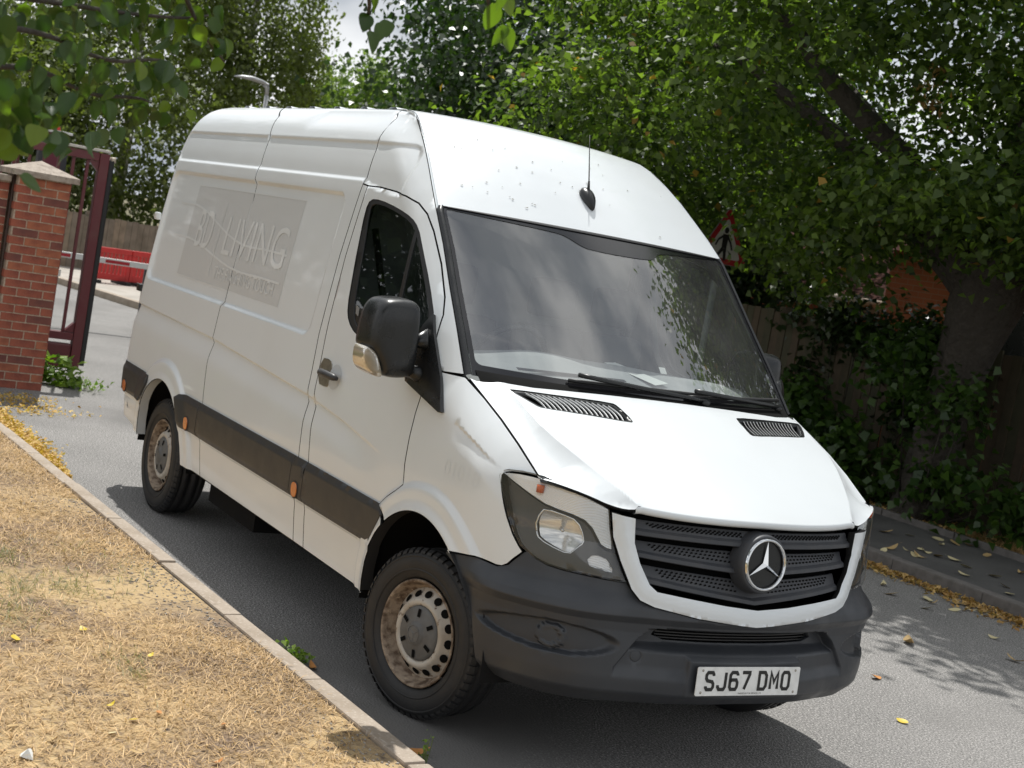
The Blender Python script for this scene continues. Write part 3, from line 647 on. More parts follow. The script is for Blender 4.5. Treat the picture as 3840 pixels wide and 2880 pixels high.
# white surround of the grille: U-shaped frame with a V at the foot
so = N2(SURO, -1); gi = N2(GRIN, -1)
SU = so + [(-a, b) for a, b in so[-2::-1]] + [(-a, b) for a, b in gi] + gi[-2::-1]
so_arr = np.array(so + [(-a, b) for a, b in so[-2::-1]]); 
def sur_off(th, z):
    Q = np.stack([th, z], 1); d = np.full(len(Q), 9.)
    for a, b in zip(so_arr[:-1], so_arr[1:]):
        ab = b-a; t = np.clip(((Q-a)@ab)/(ab@ab), 0, 1); d = np.minimum(d, np.linalg.norm(Q-(a+t[:,None]*ab), axis=1))
    return .018+.004*sstep(d, 0, .03)-.012*sstep(d, .045, .085)
patch('grille_surround', np.array(SU), nlift(sur_off), grid_pts(np.linspace(-1.1,1.1,130), np.arange(.69,1.08,.010)), PAINT, VAN, (), .03, .02)
# grille: backing, three slats with perforated panels, roundel and star
gr = empty('grille', (0,0,0), 0, VAN)
gpoly = np.array(gi + [(-a, b) for a, b in gi[-2::-1]])
patch('backing', gpoly, nlift(-.075), [], DARK, gr, (), 0, .05)
SL = [((1.050,1.046),(.996,.988),.556), ((.972,.962),(.915,.880),.530), ((.884,.852),(.823,.768),.492)]
for (te, tcn), (be_, bc_), ym in SL:
    V = []; F = []; n = 49
    yl = np.linspace(-ym, ym, n)
    for i, y in enumerate(yl):
        k = abs(y)/ym; zt = tcn+(te-tcn)*k; zbm = bc_+(be_-bc_)*k; q = lambda z, o: (float(nose_x(np.array([y]), np.array([z]))[0])+o, y, z)
        V += [q(zt, -.05), q(zt, -.040), q(zbm+.026, -.022), q(zbm+.018, -.006), q(zbm+.004, -.004), q(zbm, -.012), q(zbm+.004, -.06)]
        if i:
            for j in range(6): F.append((7*i+j-7, 7*i+j-6, 7*i+j+1, 7*i+j))
    s_ = pyd('slat', V, F, GRILLE, gr, False)
    # perforations
    V = []; F = []
    for row in range(3):
        for y in np.arange(.085+.0095*(row % 2), ym-.05-.01*row, .0205):
            for sg in (-1, 1):
                k = y/ym; zt = tcn+(te-tcn)*k; zbm = bc_+(be_-bc_)*k
                z = zt-.010-row*(zt-zbm-.045)/2.2; u = (z-(zbm+.026))/max(zt-zbm-.026, .01); ox = -.022-.018*np.clip(u, 0, 1)+.0016
                x = float(nose_x(np.array([y]), np.array([z]))[0])+ox; b0 = len(V)
                V += [(x+.0006*math.sin(a), sg*y+.0070*math.cos(a), z+.0062*math.sin(a)) for a in np.arange(6)*math.pi/3]
                F.append(tuple(b0+j for j in range(6)))
    tag(pyd('perforation', V, F, DARK, s_), kind='stuff')
EC = Vector((.952, 0, .937))
em = empty('roundel', EC, 0, gr); em.rotation_euler = (0, math.radians(-6), 0)
def ydisc(name, r, x, m, par, seg=48, dome=0.):
    V = [(x+dome, 0, 0)]+[(x, r*math.cos(a), r*math.sin(a)) for a in np.linspace(0, 2*math.pi, seg, endpoint=False)]
    return pyd(name, V, [(0, 1+i, 1+(i+1) % seg) for i in range(seg)], m, par, False)
def xlathe(name, prof, m, par, seg=64):
    V = []; F = []; n = len(prof)
    for i in range(seg):
        a = 2*math.pi*i/seg; V += [(w, r*math.cos(a), r*math.sin(a)) for r, w in prof]
    for i in range(seg):
        for k in range(n-1): j = (i+1) % seg; F.append((i*n+k, i*n+k+1, j*n+k+1, j*n+k))
    return pyd(name, V, F, m, par, True)
xlathe('collar', [(.101,.012),(.107,.014),(.113,.006),(.118,-.02),(.122,-.06)], GRILLE, em)
ydisc('disc', .100, .006, GLOSSB, em)
xlathe('ring', [(.090,.012),(.0915,.020),(.096,.024),(.101,.020),(.1035,.010)], CHROME, em)
star = bmesh.new(); cpt = star.verts.new((.030, 0, 0))
for k in range(3):
    a = math.pi/2+k*2*math.pi/3; d = Vector((0, math.cos(a), math.sin(a))); p = Vector((0, -math.sin(a), math.cos(a)))
    tip = star.verts.new(d*.091+Vector((.016,0,0))); e1 = star.verts.new(p*.0115+d*.0066+Vector((.012,0,0))); e2 = star.verts.new(-p*.0115+d*.0066+Vector((.012,0,0)))
    star.faces.new((cpt, e2, tip)); star.faces.new((cpt, tip, e1))
bm_obj('star', star, CHROME, em)

# ---- bumper
BT = [(.250,-.990,.752),(.444,-.974,.783),(.544,-.941,.778),(.583,-.921,.795),(.600,-.91,.820),(.625,-.89,.855),(.632,-.886,.860),(.665,-.861,.841),(.703,-.826,.827),(.745,-.776,.821),(.798,-.697,.817),(.841,-.611,.813),(.861,-.561,.813)]+[(p[0], p[1], p[2]-.005) for p in SURO[3:]]
bt = N2(BT, -1)
ba = [(FA[0]+.497*math.cos(math.radians(a)), FA[1]+.497*math.sin(math.radians(a))) for a in (6,14,22,30,38,46)]
bl = [(math.atan2(-Yside(np.array([x]), np.array([z]))[0], x-AX), z) for x, z in ba]
bb = N2([(.973,-.0,.375),(.973,-.282,.368),(.883,-.586,.358),(.752,-.778,.352),(.626,-.876,.358),(.54,-.915,.378)], -1)
hb = bb + bl + bt          # bottom centre -> out -> up -> top centre
BMP = hb + [(-a, b) for a, b in hb[::-1][1:-1]]
_ay = [.36,.505,.568,.624,.655,.664]; _aw = [.60,.578,.537,.493,.445,.36]
def bump_off(th, z):
    p = nose_pt(th, z); y = np.abs(p[:,1])
    o = np.interp(z, [.34,.37,.41,.47,.56,.64,.675,.70,.73,.78,.86], [-.07,-.045,-.006,.0,-.004,-.010,-.006,.012,.010,-.010,-.02])
    side = sstep(np.abs(th), 1.15, 1.5); o = o*(1-side*.6)+.008*side
    aw = np.interp(z, _ay, _aw); inside = sstep(aw-y, -.003, .009)*(1-sstep(z, .652, .664))*sstep(z, .46, .52)
    lat = 1-sstep(y, .32, .56)*.35
    shelf = .016*inside+(.052*sstep(z, .565, .598))*inside*lat
    o = o-shelf
    pad = (1-sstep(y, .275, .295))*sstep(z, .40, .415)*(1-sstep(z, .552, .562)); o = o*(1-pad)+.004*pad
        # fog lamp blank: lens-shaped hollow with a round cap in it
    u = (np.abs(th)-1.02)/.30; w = (z-.585)/.062; e = 1-np.clip(u*u+w*w*(1+.8*np.maximum(u, 0)), 0, 1); o = o-.030*sstep(e, 0, .35)
    rc = np.hypot((np.abs(th)-1.0)*.80, z-.583); o = o+.018*(1-sstep(rc, .043, .047))-.006*(1-sstep(rc, .026, .029))
    o = o+.038*sstep(np.abs(th), .60, .95)*(1-sstep(np.abs(th), 1.22, 1.45))*(1-sstep(z, .70, .80))
    # towing-eye cover: fine ring on one side
    rt = np.hypot((th+.640)*.80, z-.547); o = o-.003*np.exp(-((rt-.021)/.0022)**2)
    return o
bg_ = np.concatenate([grid_pts(np.linspace(-1.62,1.62,220), np.concatenate([np.arange(.36,.54,.02), np.arange(.545,.60,.008), np.arange(.60,.76,.007), np.arange(.77,.87,.02)]))])
fogp = np.concatenate([grid_pts(np.linspace(s*1.34, s*.72, 46), np.arange(.522,.654,.0065)) for s in (-1, 1)])
towp = np.concatenate([np.stack([-.640+r/.8*np.cos(a_:=np.linspace(0, 2*math.pi, 40, endpoint=False)), .547+r*np.sin(a_)], 1) for r in (.016,.019,.0205,.022,.025)])
_aa = np.linspace(.46,.662,40); _ap = []
for dy_ in (-.006,-.002,.002,.006,.011,.018):
    for s_ in (-1, 1):
        yy_ = np.interp(_aa, _ay, _aw)-dy_; _ap.append(np.stack([s_*np.arctan2(yy_, nose_x(yy_, _aa)-AX), _aa], 1))
_ap = np.concatenate(_ap)
kb = ~((np.abs(np.abs(bg_[:,0])-1.03) < .31) & (bg_[:,1] > .52) & (bg_[:,1] < .656)) & (np.hypot((bg_[:,0]+.64)*.8, bg_[:,1]-.547) > .028)
_ip = [(.0,.603),(.2,.603),(.37,.605),(.425,.622),(.405,.649),(.2,.653),(0,.653)]
_ir = [(math.atan2(y, float(nose_x(np.array([y]), np.array([z]))[0])-AX), z) for y, z in _ip]
INT = [(-a, b) for a, b in _ir[1:-1]][::-1]; INT = _ir[:1]+_ir[1:-1]+_ir[-1:]+INT
BO = patch('front_bumper', np.array(BMP), nlift(bump_off), np.concatenate([bg_[kb], fogp, towp, _ap]), BUMP, VAN, [INT], .03, .022, margin=.3)
for k in range(4):      # slats in the lower intake
    z = .612+.011*k; ys = np.linspace(-.385,.385,25); V = []
    for y in ys: x = float(nose_x(np.array([y]), np.array([z]))[0])-.10; V += [(x, y, z), (x+.014, y, z-.003), (x+.014, y, z+.001)]
    pyd('intake_slat', V, [(3*i+j, 3*i+j+1, 3*i+j+4, 3*i+j+3) for i in range(24) for j in range(2)], TRIM, BO)
patch('intake', np.array([(-.75,.585),(.75,.585),(.75,.668),(-.75,.668)]), nlift(-.14), [], DARK, BO, (), 0, .05)
# number plate
npl = empty('number_plate', (1.0005, 0, .428), 0, VAN); npl.rotation_euler = (0, math.radians(-4.5), 0)
o = np.array(smooth_poly([(-.26,0),(-.245,0),(.245,0),(.26,0),(.26,.015),(.26,.096),(.26,.111),(.245,.111),(-.245,.111),(-.26,.111),(-.26,.096),(-.26,.015)], 1))
patch('plate', o, lambda u, v: np.stack([np.zeros_like(u)+.004, u, v], 1), [], PLATEW, npl, (), .004, .03)
GL = {'S': [[(.9,.80),(.9,.88),(.78,1),(.22,1),(.06,.86),(.06,.66),(.22,.52),(.78,.46),(.94,.32),(.94,.14),(.78,0),(.22,0),(.08,.12),(.08,.2)]],
      'J': [[(.94,1),(.94,.16),(.78,0),(.24,0),(.06,.16),(.06,.26)]], '6': [[(.92,.82),(.92,.88),(.78,1),(.24,1),(.06,.84),(.06,.16),(.22,0),(.78,0),(.94,.16),(.94,.40),(.78,.56),(.22,.56),(.07,.44)]],
      '7': [[(.06,1),(.94,1),(.94,.88),(.40,0)]], 'D': [[(.06,0),(.06,1),(.72,1),(.94,.80),(.94,.20),(.72,0),(.06,0)]],
      'M': [[(.06,0),(.06,1),(.5,.42),(.94,1),(.94,0)]], 'O': [[(.24,0),(.06,.16),(.06,.84),(.24,1),(.76,1),(.94,.84),(.94,.16),(.76,0),(.24,0)]]}
def stroke(paths, w, h, t, ox, oz):
    V = []; F = []
    for P in paths:
        P = [np.array([ox+t/2+(w-t)*(a-.06)/.88, oz+t/2+(h-t)*b]) for a, b in P]
        n = len(P); closed = np.allclose(P[0], P[-1]); Lf = []; Rt = []
        for i in range(n):
            d0 = P[i]-P[i-1] if i else (P[-1]-P[-2] if closed else P[1]-P[0]); d1 = P[i+1]-P[i] if i < n-1 else (P[1]-P[0] if closed else P[-1]-P[-2])
            d0 = d0/np.linalg.norm(d0); d1 = d1/np.linalg.norm(d1); n0 = np.array([-d0[1], d0[0]]); n1 = np.array([-d1[1], d1[0]]); m_ = n0+n1; m_ /= np.linalg.norm(m_); k = min(1/max(m_@n0, .35), 1.8)
            Lf.append(P[i]+m_*t/2*k); Rt.append(P[i]-m_*t/2*k)
        b = len(V)
        for l_, r_ in zip(Lf, Rt): V += [(.0052, l_[0], l_[1]), (.0052, r_[0], r_[1])]
        F += [(b+2*i, b+2*i+1, b+2*i+3, b+2*i+2) for i in range(n-1)]
    return V, F
xx = -.222
for chs in 'SJ67 DMO':
    if chs == ' ': xx += .028; continue
    V, F = stroke(GL[chs], .050, .079, .0135, xx, .018); pyd('character', V, F, PLATEK, npl); xx += .0595
sm = text_mesh('PARKER MOTOR SERVICES LTD', .0085, 0, 0)
for v in sm.vertices: v.co = Vector((.0052, v.co.x+.01, .0085+v.co.y))
link('supplier_line', sm, PLATEK, npl)
for y in (-.235,.235):
    for z in (.013,.098):
        V = [(.0075, y, z)]+[(.0048, y+.0055*math.cos(a), z+.0055*math.sin(a)) for a in np.arange(10)*math.pi/5]
        pyd('screw', V, [(0, 1+i, 1+(i+1) % 10) for i in range(10)], METALG, npl, True)

# ---- mirrors
def MY(y): return 3.804-(3.804-y)*1.028
def MZ(z): return 1.944-(1.944-z)*1.028
def mirror(sgn):
    mr = empty('door_mirror', (0,0,0), 0, VAN)
    O_ = np.array([(1.310,1.500),(1.304,1.599),(1.294,1.645),(1.272,1.676),(1.245,1.689),(1.155,1.697),(1.118,1.688),(1.102,1.655),(1.094,1.566),(1.087,1.477),(1.088,1.40),(1.099,1.375),(1.177,1.364),(1.232,1.372),(1.262,1.43),(1.300,1.47)])
    O_ = smooth_poly(O_, 2); c = np.array([1.19, 1.53]); V = []; F = []; n = len(O_)
    rings = [(-.150,.90),(-.147,.955),(-.12,.985),(-.06,.99),(-.015,.975),(.008,.94),(.022,.87),(.030,.74),(.033,.45),(.034,.15)]
    for x, s in rings:
        for p in O_: q = c+(p-c)*s; V.append((x-.25, sgn*MY(q[0]), MZ(q[1])))
    for i in range(len(rings)-1):
        for k in range(n): F.append((i*n+k, i*n+(k+1) % n, (i+1)*n+(k+1) % n, (i+1)*n+k))
    F.append(tuple((len(rings)-1)*n+k for k in range(n))); F.append(tuple(range(n)))
    pyd('housing', V, F, GLOSSB, mr, True)
    I = smooth_poly(np.array([(1.326,1.484),(1.30,1.484),(1.27,1.462),(1.248,1.42),(1.225,1.365),(1.262,1.368),(1.305,1.388),(1.325,1.42)]), 1); c2 = I.mean(0); V = []; F = []; n2 = len(I)
    for x, s in ((-.20,1.0),(-.11,1.0),(-.085,.9),(-.075,.6)):
        for p in I: q = c2+(p-c2)*s; V.append((x-.15, sgn*MY(q[0]), MZ(q[1])))
    for i in range(3):
        for k in range(n2): F.append((i*n2+k, i*n2+(k+1) % n2, (i+1)*n2+(k+1) % n2, (i+1)*n2+k))
    F.append(tuple(3*n2+k for k in range(n2)))
    pyd('indicator_lens', V, F, INDL, mr, True)
    pyd('indicator_reflector', [(x-.17, sgn*MY(c2[0]+(p[0]-c2[0])*.9), MZ(c2[1]+(p[1]-c2[1])*.9)) for x in (-.115,) for p in I], [tuple(range(n2))], mat('indicator_reflector', (.75,.66,.50), .3, .6) if sgn < 0 else MATS['indicator_reflector'], mr)
    tube('indicator_bulb', [(-.255, sgn*1.232, 1.442),(-.255, sgn*1.230, 1.416)], .007, AMBER2, mr, 8)
    tube('arm', [(-.33, sgn*1.04, 1.495),(-.31, sgn*.99, 1.515),(-.28, sgn*.95, 1.53)], [.035,.028,.05], GLOSSB, mr, 12)
    tube('arm', [(-.33, sgn*1.04, 1.40),(-.30, sgn*.99, 1.385),(-.27, sgn*.95, 1.375)], [.035,.03,.045], GLOSSB, mr, 12)
    P = [(-.318,1.64),(-.262,1.565),(-.11,1.40),(-.012,1.268),(-.03,1.262),(-.235,1.305),(-.375,1.335),(-.42,1.42),(-.40,1.50)]
    patch('base' if sgn < 0 else 'mirror_base', np.array(P), side_lift(sgn, .02, False), [(-.2,1.4),(-.28,1.45),(-.3,1.38)], GLOSSB, mr if sgn < 0 else VAN, (), .03, .03, sign=1 if sgn < 0 else -1)
    return mr
mirror(-1); _mr = mirror(1)
pv_ = Vector((-.24, 1.0, 0)); _mr.matrix_world = Matrix.Translation(pv_) @ Matrix.Rotation(math.radians(90), 4, 'Z') @ Matrix.Translation(-pv_)

# ---- door handle with steel guard plate, recess cup
dh = empty('door_handle', (0,0,0), 0, VAN)
patch('guard_plate', smooth_poly([(-1.29,1.298),(-1.19,1.303),(-1.15,1.275),(-1.165,1.245),(-1.15,1.215),(-1.145,1.185),(-1.16,1.172),(-1.275,1.175)], 1), side_lift(-1, .004), [], METALG, dh, (), .004, .02)
hp = lambda x, o, z: (x, -float(Yside(np.array([x]), np.array([z]))[0])-o, z)
tube('grip', [hp(-1.205,.012,1.235), hp(-1.19,.036,1.237), hp(-1.12,.042,1.238), hp(-1.04,.038,1.237), hp(-1.015,.030,1.235)], [.014,.019,.018,.017,.010], TRIM, dh, 12)
tube('lock', [hp(-1.215,.005,1.232), hp(-1.215,.018,1.232)], .017, CHROME, dh, 14)
patch('cup', np.array([(-1.10+.065*math.cos(a), 1.232+.06*math.sin(a)) for a in np.linspace(0, 2*math.pi, 24, endpoint=False)]), lambda x, z: side_lift(-1, .0015)(x, z), [], mat('cup_paint', (.60,.62,.625), .35, 0, .4), dh, (), 0, .03)

# ---- wheels
def wheel(name, loc, steer, rot=0., detail=True):
    w = empty(name, loc, steer, VAN)
    t = lathe('tyre', [(.212,.055),(.222,.085),(.235,.100),(.27,.112),(.30,.112),(.325,.104),(.340,.088),(.346,.075),(.346,.06),(.339,.058),(.339,.05),(.347,.048),(.348,.012),(.340,.010),(.340,-.01),(.348,-.012),(.347,-.048),(.339,-.05),(.339,-.058),(.346,-.06),(.346,-.075),(.34,-.088),(.31,-.11),(.25,-.105),(.212,-.08)], TYRE, w, 96)
    for p in t.data.vertices: p.co.y *= -1
    V = []; F = []
    for i in range(56):     # shoulder blocks of the tread
        a = 2*math.pi*i/56; da = .036
        for (r0, r1, w0, w1) in ((.330,.3525,.066,.101),):
            b = len(V)
            for aa in (a-da, a+da):
                V += [(r*math.cos(aa), -ww, r*math.sin(aa)) for r, ww in ((r1, w0),(r1, w0+.018),(r1-.012, w1),(r0, w1+.004))]
            F += [(b+k, b+k+1, b+k+5, b+k+4) for k in range(3)]+[(b, b+1, b+2, b+3), (b+7, b+6, b+5, b+4)]
    pyd('tread_blocks', V, F, TYRE, t)
    for rr in (.262,.318):
        lathe('sidewall_rib', [(rr-.004,-.1105 if rr < .3 else -.1075),(rr,-.1145 if rr < .3 else -.1105),(rr+.004,-.1105 if rr < .3 else -.1065)], TYRE, t, 72)
    rm = lathe('rim', [(.218,-.092),(.2235,-.098),(.219,-.103),(.211,-.098),(.205,-.075),(.196,-.055),(.186,-.045)], RUST, w, 72)
    lathe('rim_well', [(.186,-.045),(.180,-.030),(.183,.02),(.2,.08)], UNDER, rm, 48)
    dk = lathe('disc', [(.190,-.040),(.184,-.047),(.172,-.052),(.150,-.073),(.142,-.086),(.132,-.091),(.120,-.089),(.113,-.080),(.110,-.07)], RIM, w, 72)
    for k in range(16):
        a = 2*math.pi*(k+.5)/16+rot; r = .1615; y = -.0645; nrm = Vector((.58*math.cos(a), -.81, .58*math.sin(a))).normalized(); tt = Vector((-math.sin(a), 0, math.cos(a))); bb_ = nrm.cross(tt)
        c = Vector((r*math.cos(a), y, r*math.sin(a)))+nrm*.0012
        pyd('hole', [c+tt*.0195*math.cos(q)+bb_*.0175*math.sin(q) for q in np.arange(16)*math.pi/8], [tuple(range(16))], DARK, dk)
    hb_ = lathe('hub_cap', [(.114,-.078),(.112,-.088),(.10,-.094),(.055,-.100),(.046,-.106),(.040,-.113),(.020,-.115),(0.0005,-.1155)], HUBG, w, 48)
    for k in range(6):
        a = 2*math.pi*k/6+.35+rot; c = Vector((.086*math.cos(a), -.0975, .086*math.sin(a))); er = Vector((math.cos(a), .1, math.sin(a))).normalized(); et = Vector((-math.sin(a), 0, math.cos(a)))
        pyd('slot', [c+er*x*.017+et*y*.0085+Vector((0,-.0015,0)) for x, y in ((-1,-1),(1,-1),(1,1),(-1,1))], [(0,1,2,3)], DARK, hb_)
    V, F = tube_geo([(.034*math.cos(a), -.1145, .034*math.sin(a)) for a in np.linspace(0, 2*math.pi, 30)], .0016, 5); pyd('badge_ring', V, F, HUBG, hb_, True)
    for k in range(3):
        a = rot+.4+k*2*math.pi/3; pyd('badge_spoke', [(.001*math.sin(a), -.118, 0), (.034*math.cos(a), -.1165, .034*math.sin(a)), (.006*math.cos(a+1.05), -.1155, .006*math.sin(a+1.05)), (.006*math.cos(a-1.05), -.1155, .006*math.sin(a-1.05))], [(0,1,2),(0,1,3)], HUBG, hb_)
    return w
wheel('front_wheel', (.0,-.845,.347), math.radians(14), .2)
wheel('rear_wheel', (-3.50,-.852,.347), 0, .9)
w = wheel('front_wheel', (.0,.845,.347), math.pi+math.radians(14), .2); w = wheel('rear_wheel', (-3.50,.852,.347), math.pi, .9)

# ---- underbody, wheel wells, rear end
ub = bmesh.new(); box_bm(ub, (-4.33,-.80,.36), (-3.98,.80,.62)); box_bm(ub, (-3.0,-.88,.34), (-.50,.88,.5)); box_bm(ub, (-.6,-.55,.27), (.55,.55,.5)); box_bm(ub, (-4.0,-.55,.30), (-3.0,.55,.6)); box_bm(ub, (.45,-.60,.42), (.72,.60,.72)); box_bm(ub, (-3.56,-.75,.26), (-3.44,.75,.42)); box_bm(ub, (-2.95,-.80,.20), (-2.2,-.45,.36))
bm_obj('underbody', ub, UNDER, VAN)
for c, r in ((FA, .55), (RA, .50)):
    for sgn in (-1, 1):
        V = []; F = []
        for i, a in enumerate(np.linspace(-.03, math.pi+.03, 25)):
            V += [(c[0]+r*math.cos(a), sgn*.955, c[1]+r*math.sin(a)), (c[0]+r*math.cos(a), sgn*.52, c[1]+r*math.sin(a)), (c[0], sgn*.52, c[1])]
            if i: F += [(3*i-3, 3*i-2, 3*i+1, 3*i), (3*i-2, 3*i-1, 3*i+2, 3*i+1)]
        pyd('wheel_well', V, F, UNDER, VAN)
        # return lip of the arch
        rr = .495 if c is FA else .455; V = []; F = []
        for i, a in enumerate(np.linspace(math.radians(8 if c is FA else 3), math.radians(176), 40)):
            x, z = c[0]+rr*math.cos(a), c[1]+rr*math.sin(a); y = float(Yside(np.array([x]), np.array([z]))[0])-.004
            x2, z2 = c[0]+(rr+.004)*math.cos(a), c[1]+(rr+.004)*math.sin(a)
            V += [(x, sgn*y, z), (x2, sgn*(y-.055), z2)]
            if i: F.append((2*i-2, 2*i-1, 2*i+1, 2*i))
        pyd('arch_return', V, F, TRIM if c is FA else PAINT, VAN, True)
rb = []
zs = [(.47,-4.32),(.52,-4.38),(.60,-4.425),(.70,-4.45),(.80,-4.455),(.815,-4.42),(.82,-4.33)]
V = []; F = []
for i, (z, x) in enumerate(zs):
    for j, y in enumerate(np.linspace(-1, 1, 21)):
        yy = y*(.975 if z > .5 else .955); V.append((x+.14*max(0, abs(y)-.86)/.14*abs(y), yy, z))
for i in range(len(zs)-1):
    for j in range(20): F.append((i*21+j, i*21+j+1, (i+1)*21+j+1, (i+1)*21+j))
pyd('rear_bumper', V, F, TRIM, VAN, True)
V = []; F = []; zz = np.linspace(.80, 2.46, 20)
for i, z in enumerate(zz):
    yw = float(Yside(np.array([-4.43]), np.array([z]), 0, False)[0]); xo = -4.43-.0*z-.02*np.sin((z-.8)/1.76*math.pi)+.10*sstep(np.array([z]), 2.45, 2.6)[0]
    for y in np.linspace(-1, 1, 9): V.append((xo, y*yw, z))
    if i:
        for j in range(8): F.append((9*i-9+j, 9*i-8+j, 9*i+1+j, 9*i+j))
pyd('rear_doors', V, F, PAINT, VAN, True)
for sgn in (-1, 1):
    box('tail_lamp', (-4.452, sgn*.80, .83), (-4.405, sgn*.925, 1.22), REDL, VAN, .015)
    box('door_hinge', (-4.47, sgn*.93, 1.27), (-4.40, sgn*.968, 1.32), GLOSSB, VAN, .012)
    box('door_hinge', (-4.46, sgn*.89, 1.76), (-4.40, sgn*.925, 1.81), PAINT, VAN, .012)
box('floor_pan', (-4.4,-.9,.5), (-.9,.9,.55), UNDER, VAN)

# ---- cab interior
cabn = empty('cab_interior', (0,0,0), 0, VAN)
V = []; F = []; ny = 25
for i, (s, dz) in enumerate(((0,-.012),(.10,.018),(.20,.050),(.30,.082),(.38,.098),(.44,.085),(.49,.03),(.50,-.40))):
    for y in np.linspace(-.84, .84, ny):
        xb = .13-.14*(abs(y)/.9)**2; hump = .030*math.exp(-((y+.42)/.22)**2)*(s > .25)*(s < .48) + .015*math.exp(-(y/.22)**2)*(s > .3)*(s < .48)
        V.append((xb-s, y, 1.42+dz+hump-.03*(abs(y)/.84)**3))
    if i:
        for j in range(ny-1): F.append(((i-1)*ny+j, (i-1)*ny+j+1, i*ny+j+1, i*ny+j))
pyd('dashboard', V, F, DASH, cabn, True)
pyd('dash_vent', [(-.10,-.60,1.468),(-.07,-.05,1.478),(-.095,-.05,1.486),(-.125,-.60,1.477)], [(0,1,2,3)], DARK, cabn)
V, F = tube_geo([(-.50+.19*math.cos(a)*.42, -.42+.19*math.sin(a), 1.46+.19*math.cos(a)*.90) for a in np.linspace(0, 2*math.pi, 36)], .015, 8)
sw = pyd('steering_wheel', V, F, GLOSSB, cabn, True)
bm = bmesh.new(); box_bm(bm, (-.53,-.50,1.40), (-.47,-.34,1.50), .015); box_bm(bm, (-.51,-.60,1.445), (-.49,-.24,1.475)); bm_obj('steering_hub', bm, TRIM, cabn)
for y0, y1 in ((-.70,-.16),(-.02,.36),(.38,.74)):
    st_ = empty('seat', (0,0,0), 0, cabn)
    box('backrest', (-1.20, y0, .95), (-1.05, y1, 1.62), SEAT, st_, .05, True); box('cushion', (-1.12, y0, .80), (-.60, y1, .97), SEAT, st_, .05, True)
    box('headrest', (-1.18, (y0+y1)/2-.13, 1.66), (-1.08, (y0+y1)/2+.13, 1.86), SEAT, st_, .04, True)
box('bulkhead', (-1.42,-.80,.5), (-1.38,.80,2.32), mat('bulkhead_grey', (.26,.265,.27), .7), cabn)
box('headliner', (-1.40,-.72,2.10), (-.72,.72,2.12), HEADL, cabn)
for sgn in (-1, 1):
    tube('seat_belt', [(-1.30, sgn*.80, 1.95),(-1.20, sgn*.72, 1.55),(-1.0, sgn*.60, 1.1)], .018, BLACK, cabn, 6)
pyd('paper_sheet', [(-.06,.10,1.482),(-.10,.20,1.494),(-.34,.06,1.538),(-.30,-.03,1.534)], [(0,1,2,3)], PAPER, cabn)
q = ws_lift_off(-.008)
V = [q(np.array([a]), np.array([b]))[0] for a, b in ((.055,.17),(.095,.17),(.095,.205),(.055,.205))]
pyd('windscreen_label', V, [(0,1,2,3)], PAPER, VAN)

# ---- wipers, aerial
def wsp(w, v, o): return tuple(ws_lift_off(o)(np.array([float(w)]), np.array([float(v)]))[0])
for w0, w1, v0, v1 in ((-.52,.30,.055,.070),(.16,.90,.055,.075)):
    wp = empty('wiper', (0,0,0), 0, VAN)
    tube('blade', [wsp(w0+(w1-w0)*t, v0+(v1-v0)*t-.01+.006*math.sin(t*3.1), .012) for t in np.linspace(0, 1, 14)], .0085, BLACK, wp, 6)
    tube('arm', [wsp(w0+(w1-w0)*(.50+.5*t), v0-.012-.02*t, .030-.008*t) for t in np.linspace(-.9, .9, 10)][:], [.010]*10, GLOSSB, wp, 8)
    tube('pivot', [wsp(w1-.04, .02, -.01), wsp(w1-.04, .02, .03)], .02, GLOSSB, wp, 10)
V = []; F = []
for i, w in enumerate(np.linspace(-.95, .95, 40)):     # black scuttle between bonnet and glass
    a = ws_lift_off(.0)(np.array([w]), np.array([.03]))[0]; xb = float(np.interp(abs(a[1]), [0,.2,.47,.66,.77,.87], [.20,.195,.175,.152,.11,.03])); zz_ = float(bonnet_z(np.array([xb]), np.array([a[1]]))[0])-.012
    V += [a+np.array([0,0,.0]), (xb, a[1], zz_), (xb+.03, a[1], zz_-.03)]
    if i: F += [(3*i-3+k, 3*i-2+k, 3*i+1+k, 3*i+k) for k in range(2)]
pyd('scuttle', V, F, DARK, VAN, True)
an = empty('aerial', (-.716,0,2.262), 0, VAN)
bm = bmesh.new(); bmesh.ops.create_uvsphere(bm, u_segments=16, v_segments=10, radius=1)
for v in bm.verts:
    k = v.co.x; v.co = Vector((v.co.x*.075, v.co.y*(.036-.016*k), max(v.co.z, -.2)*.034+.004)); v.co = Matrix.Rotation(math.radians(42), 3, 'Y') @ v.co
bm_obj('foot', bm, GLOSSB, an, True)
tube('mast', [(-.005,0,.015),(-.020,0,.09)], [.010,.005], BLACK, an, 8); tube('rod', [(-.020,0,.09),(-.085,0,.31)], [.0032,.0016], BLACK, an, 6)

V = []; F = []; fr_ = random.Random(4)
for k in range(34):
    u0 = fr_.uniform(.03,.34); w0 = fr_.choice([fr_.uniform(-.85,-.2), fr_.uniform(-.85,.85)]); n_ = 7; r0 = fr_.uniform(.003,.009); b0 = len(V); c = roof_lift(np.array([u0]), np.array([w0]))[0]
    for i in range(n_):
        a = 2*math.pi*i/n_; r = r0*fr_.uniform(.35,1.3); q = roof_lift(np.array([u0+r*math.sin(a)*.25]), np.array([w0+r*math.cos(a)/.8]))[0]; V.append(q+np.array([.0022,0,.0022]))
    V.append(c+np.array([.005,0,.005])); F += [(b0+i, b0+(i+1) % n_, b0+n_) for i in range(n_)]
tag(pyd('bird_dropping', V, F, mat('bird_dropping', (.70,.70,.66), .8, noise=(300, (.40,.39,.36), .5, .7)), VAN), kind='stuff')
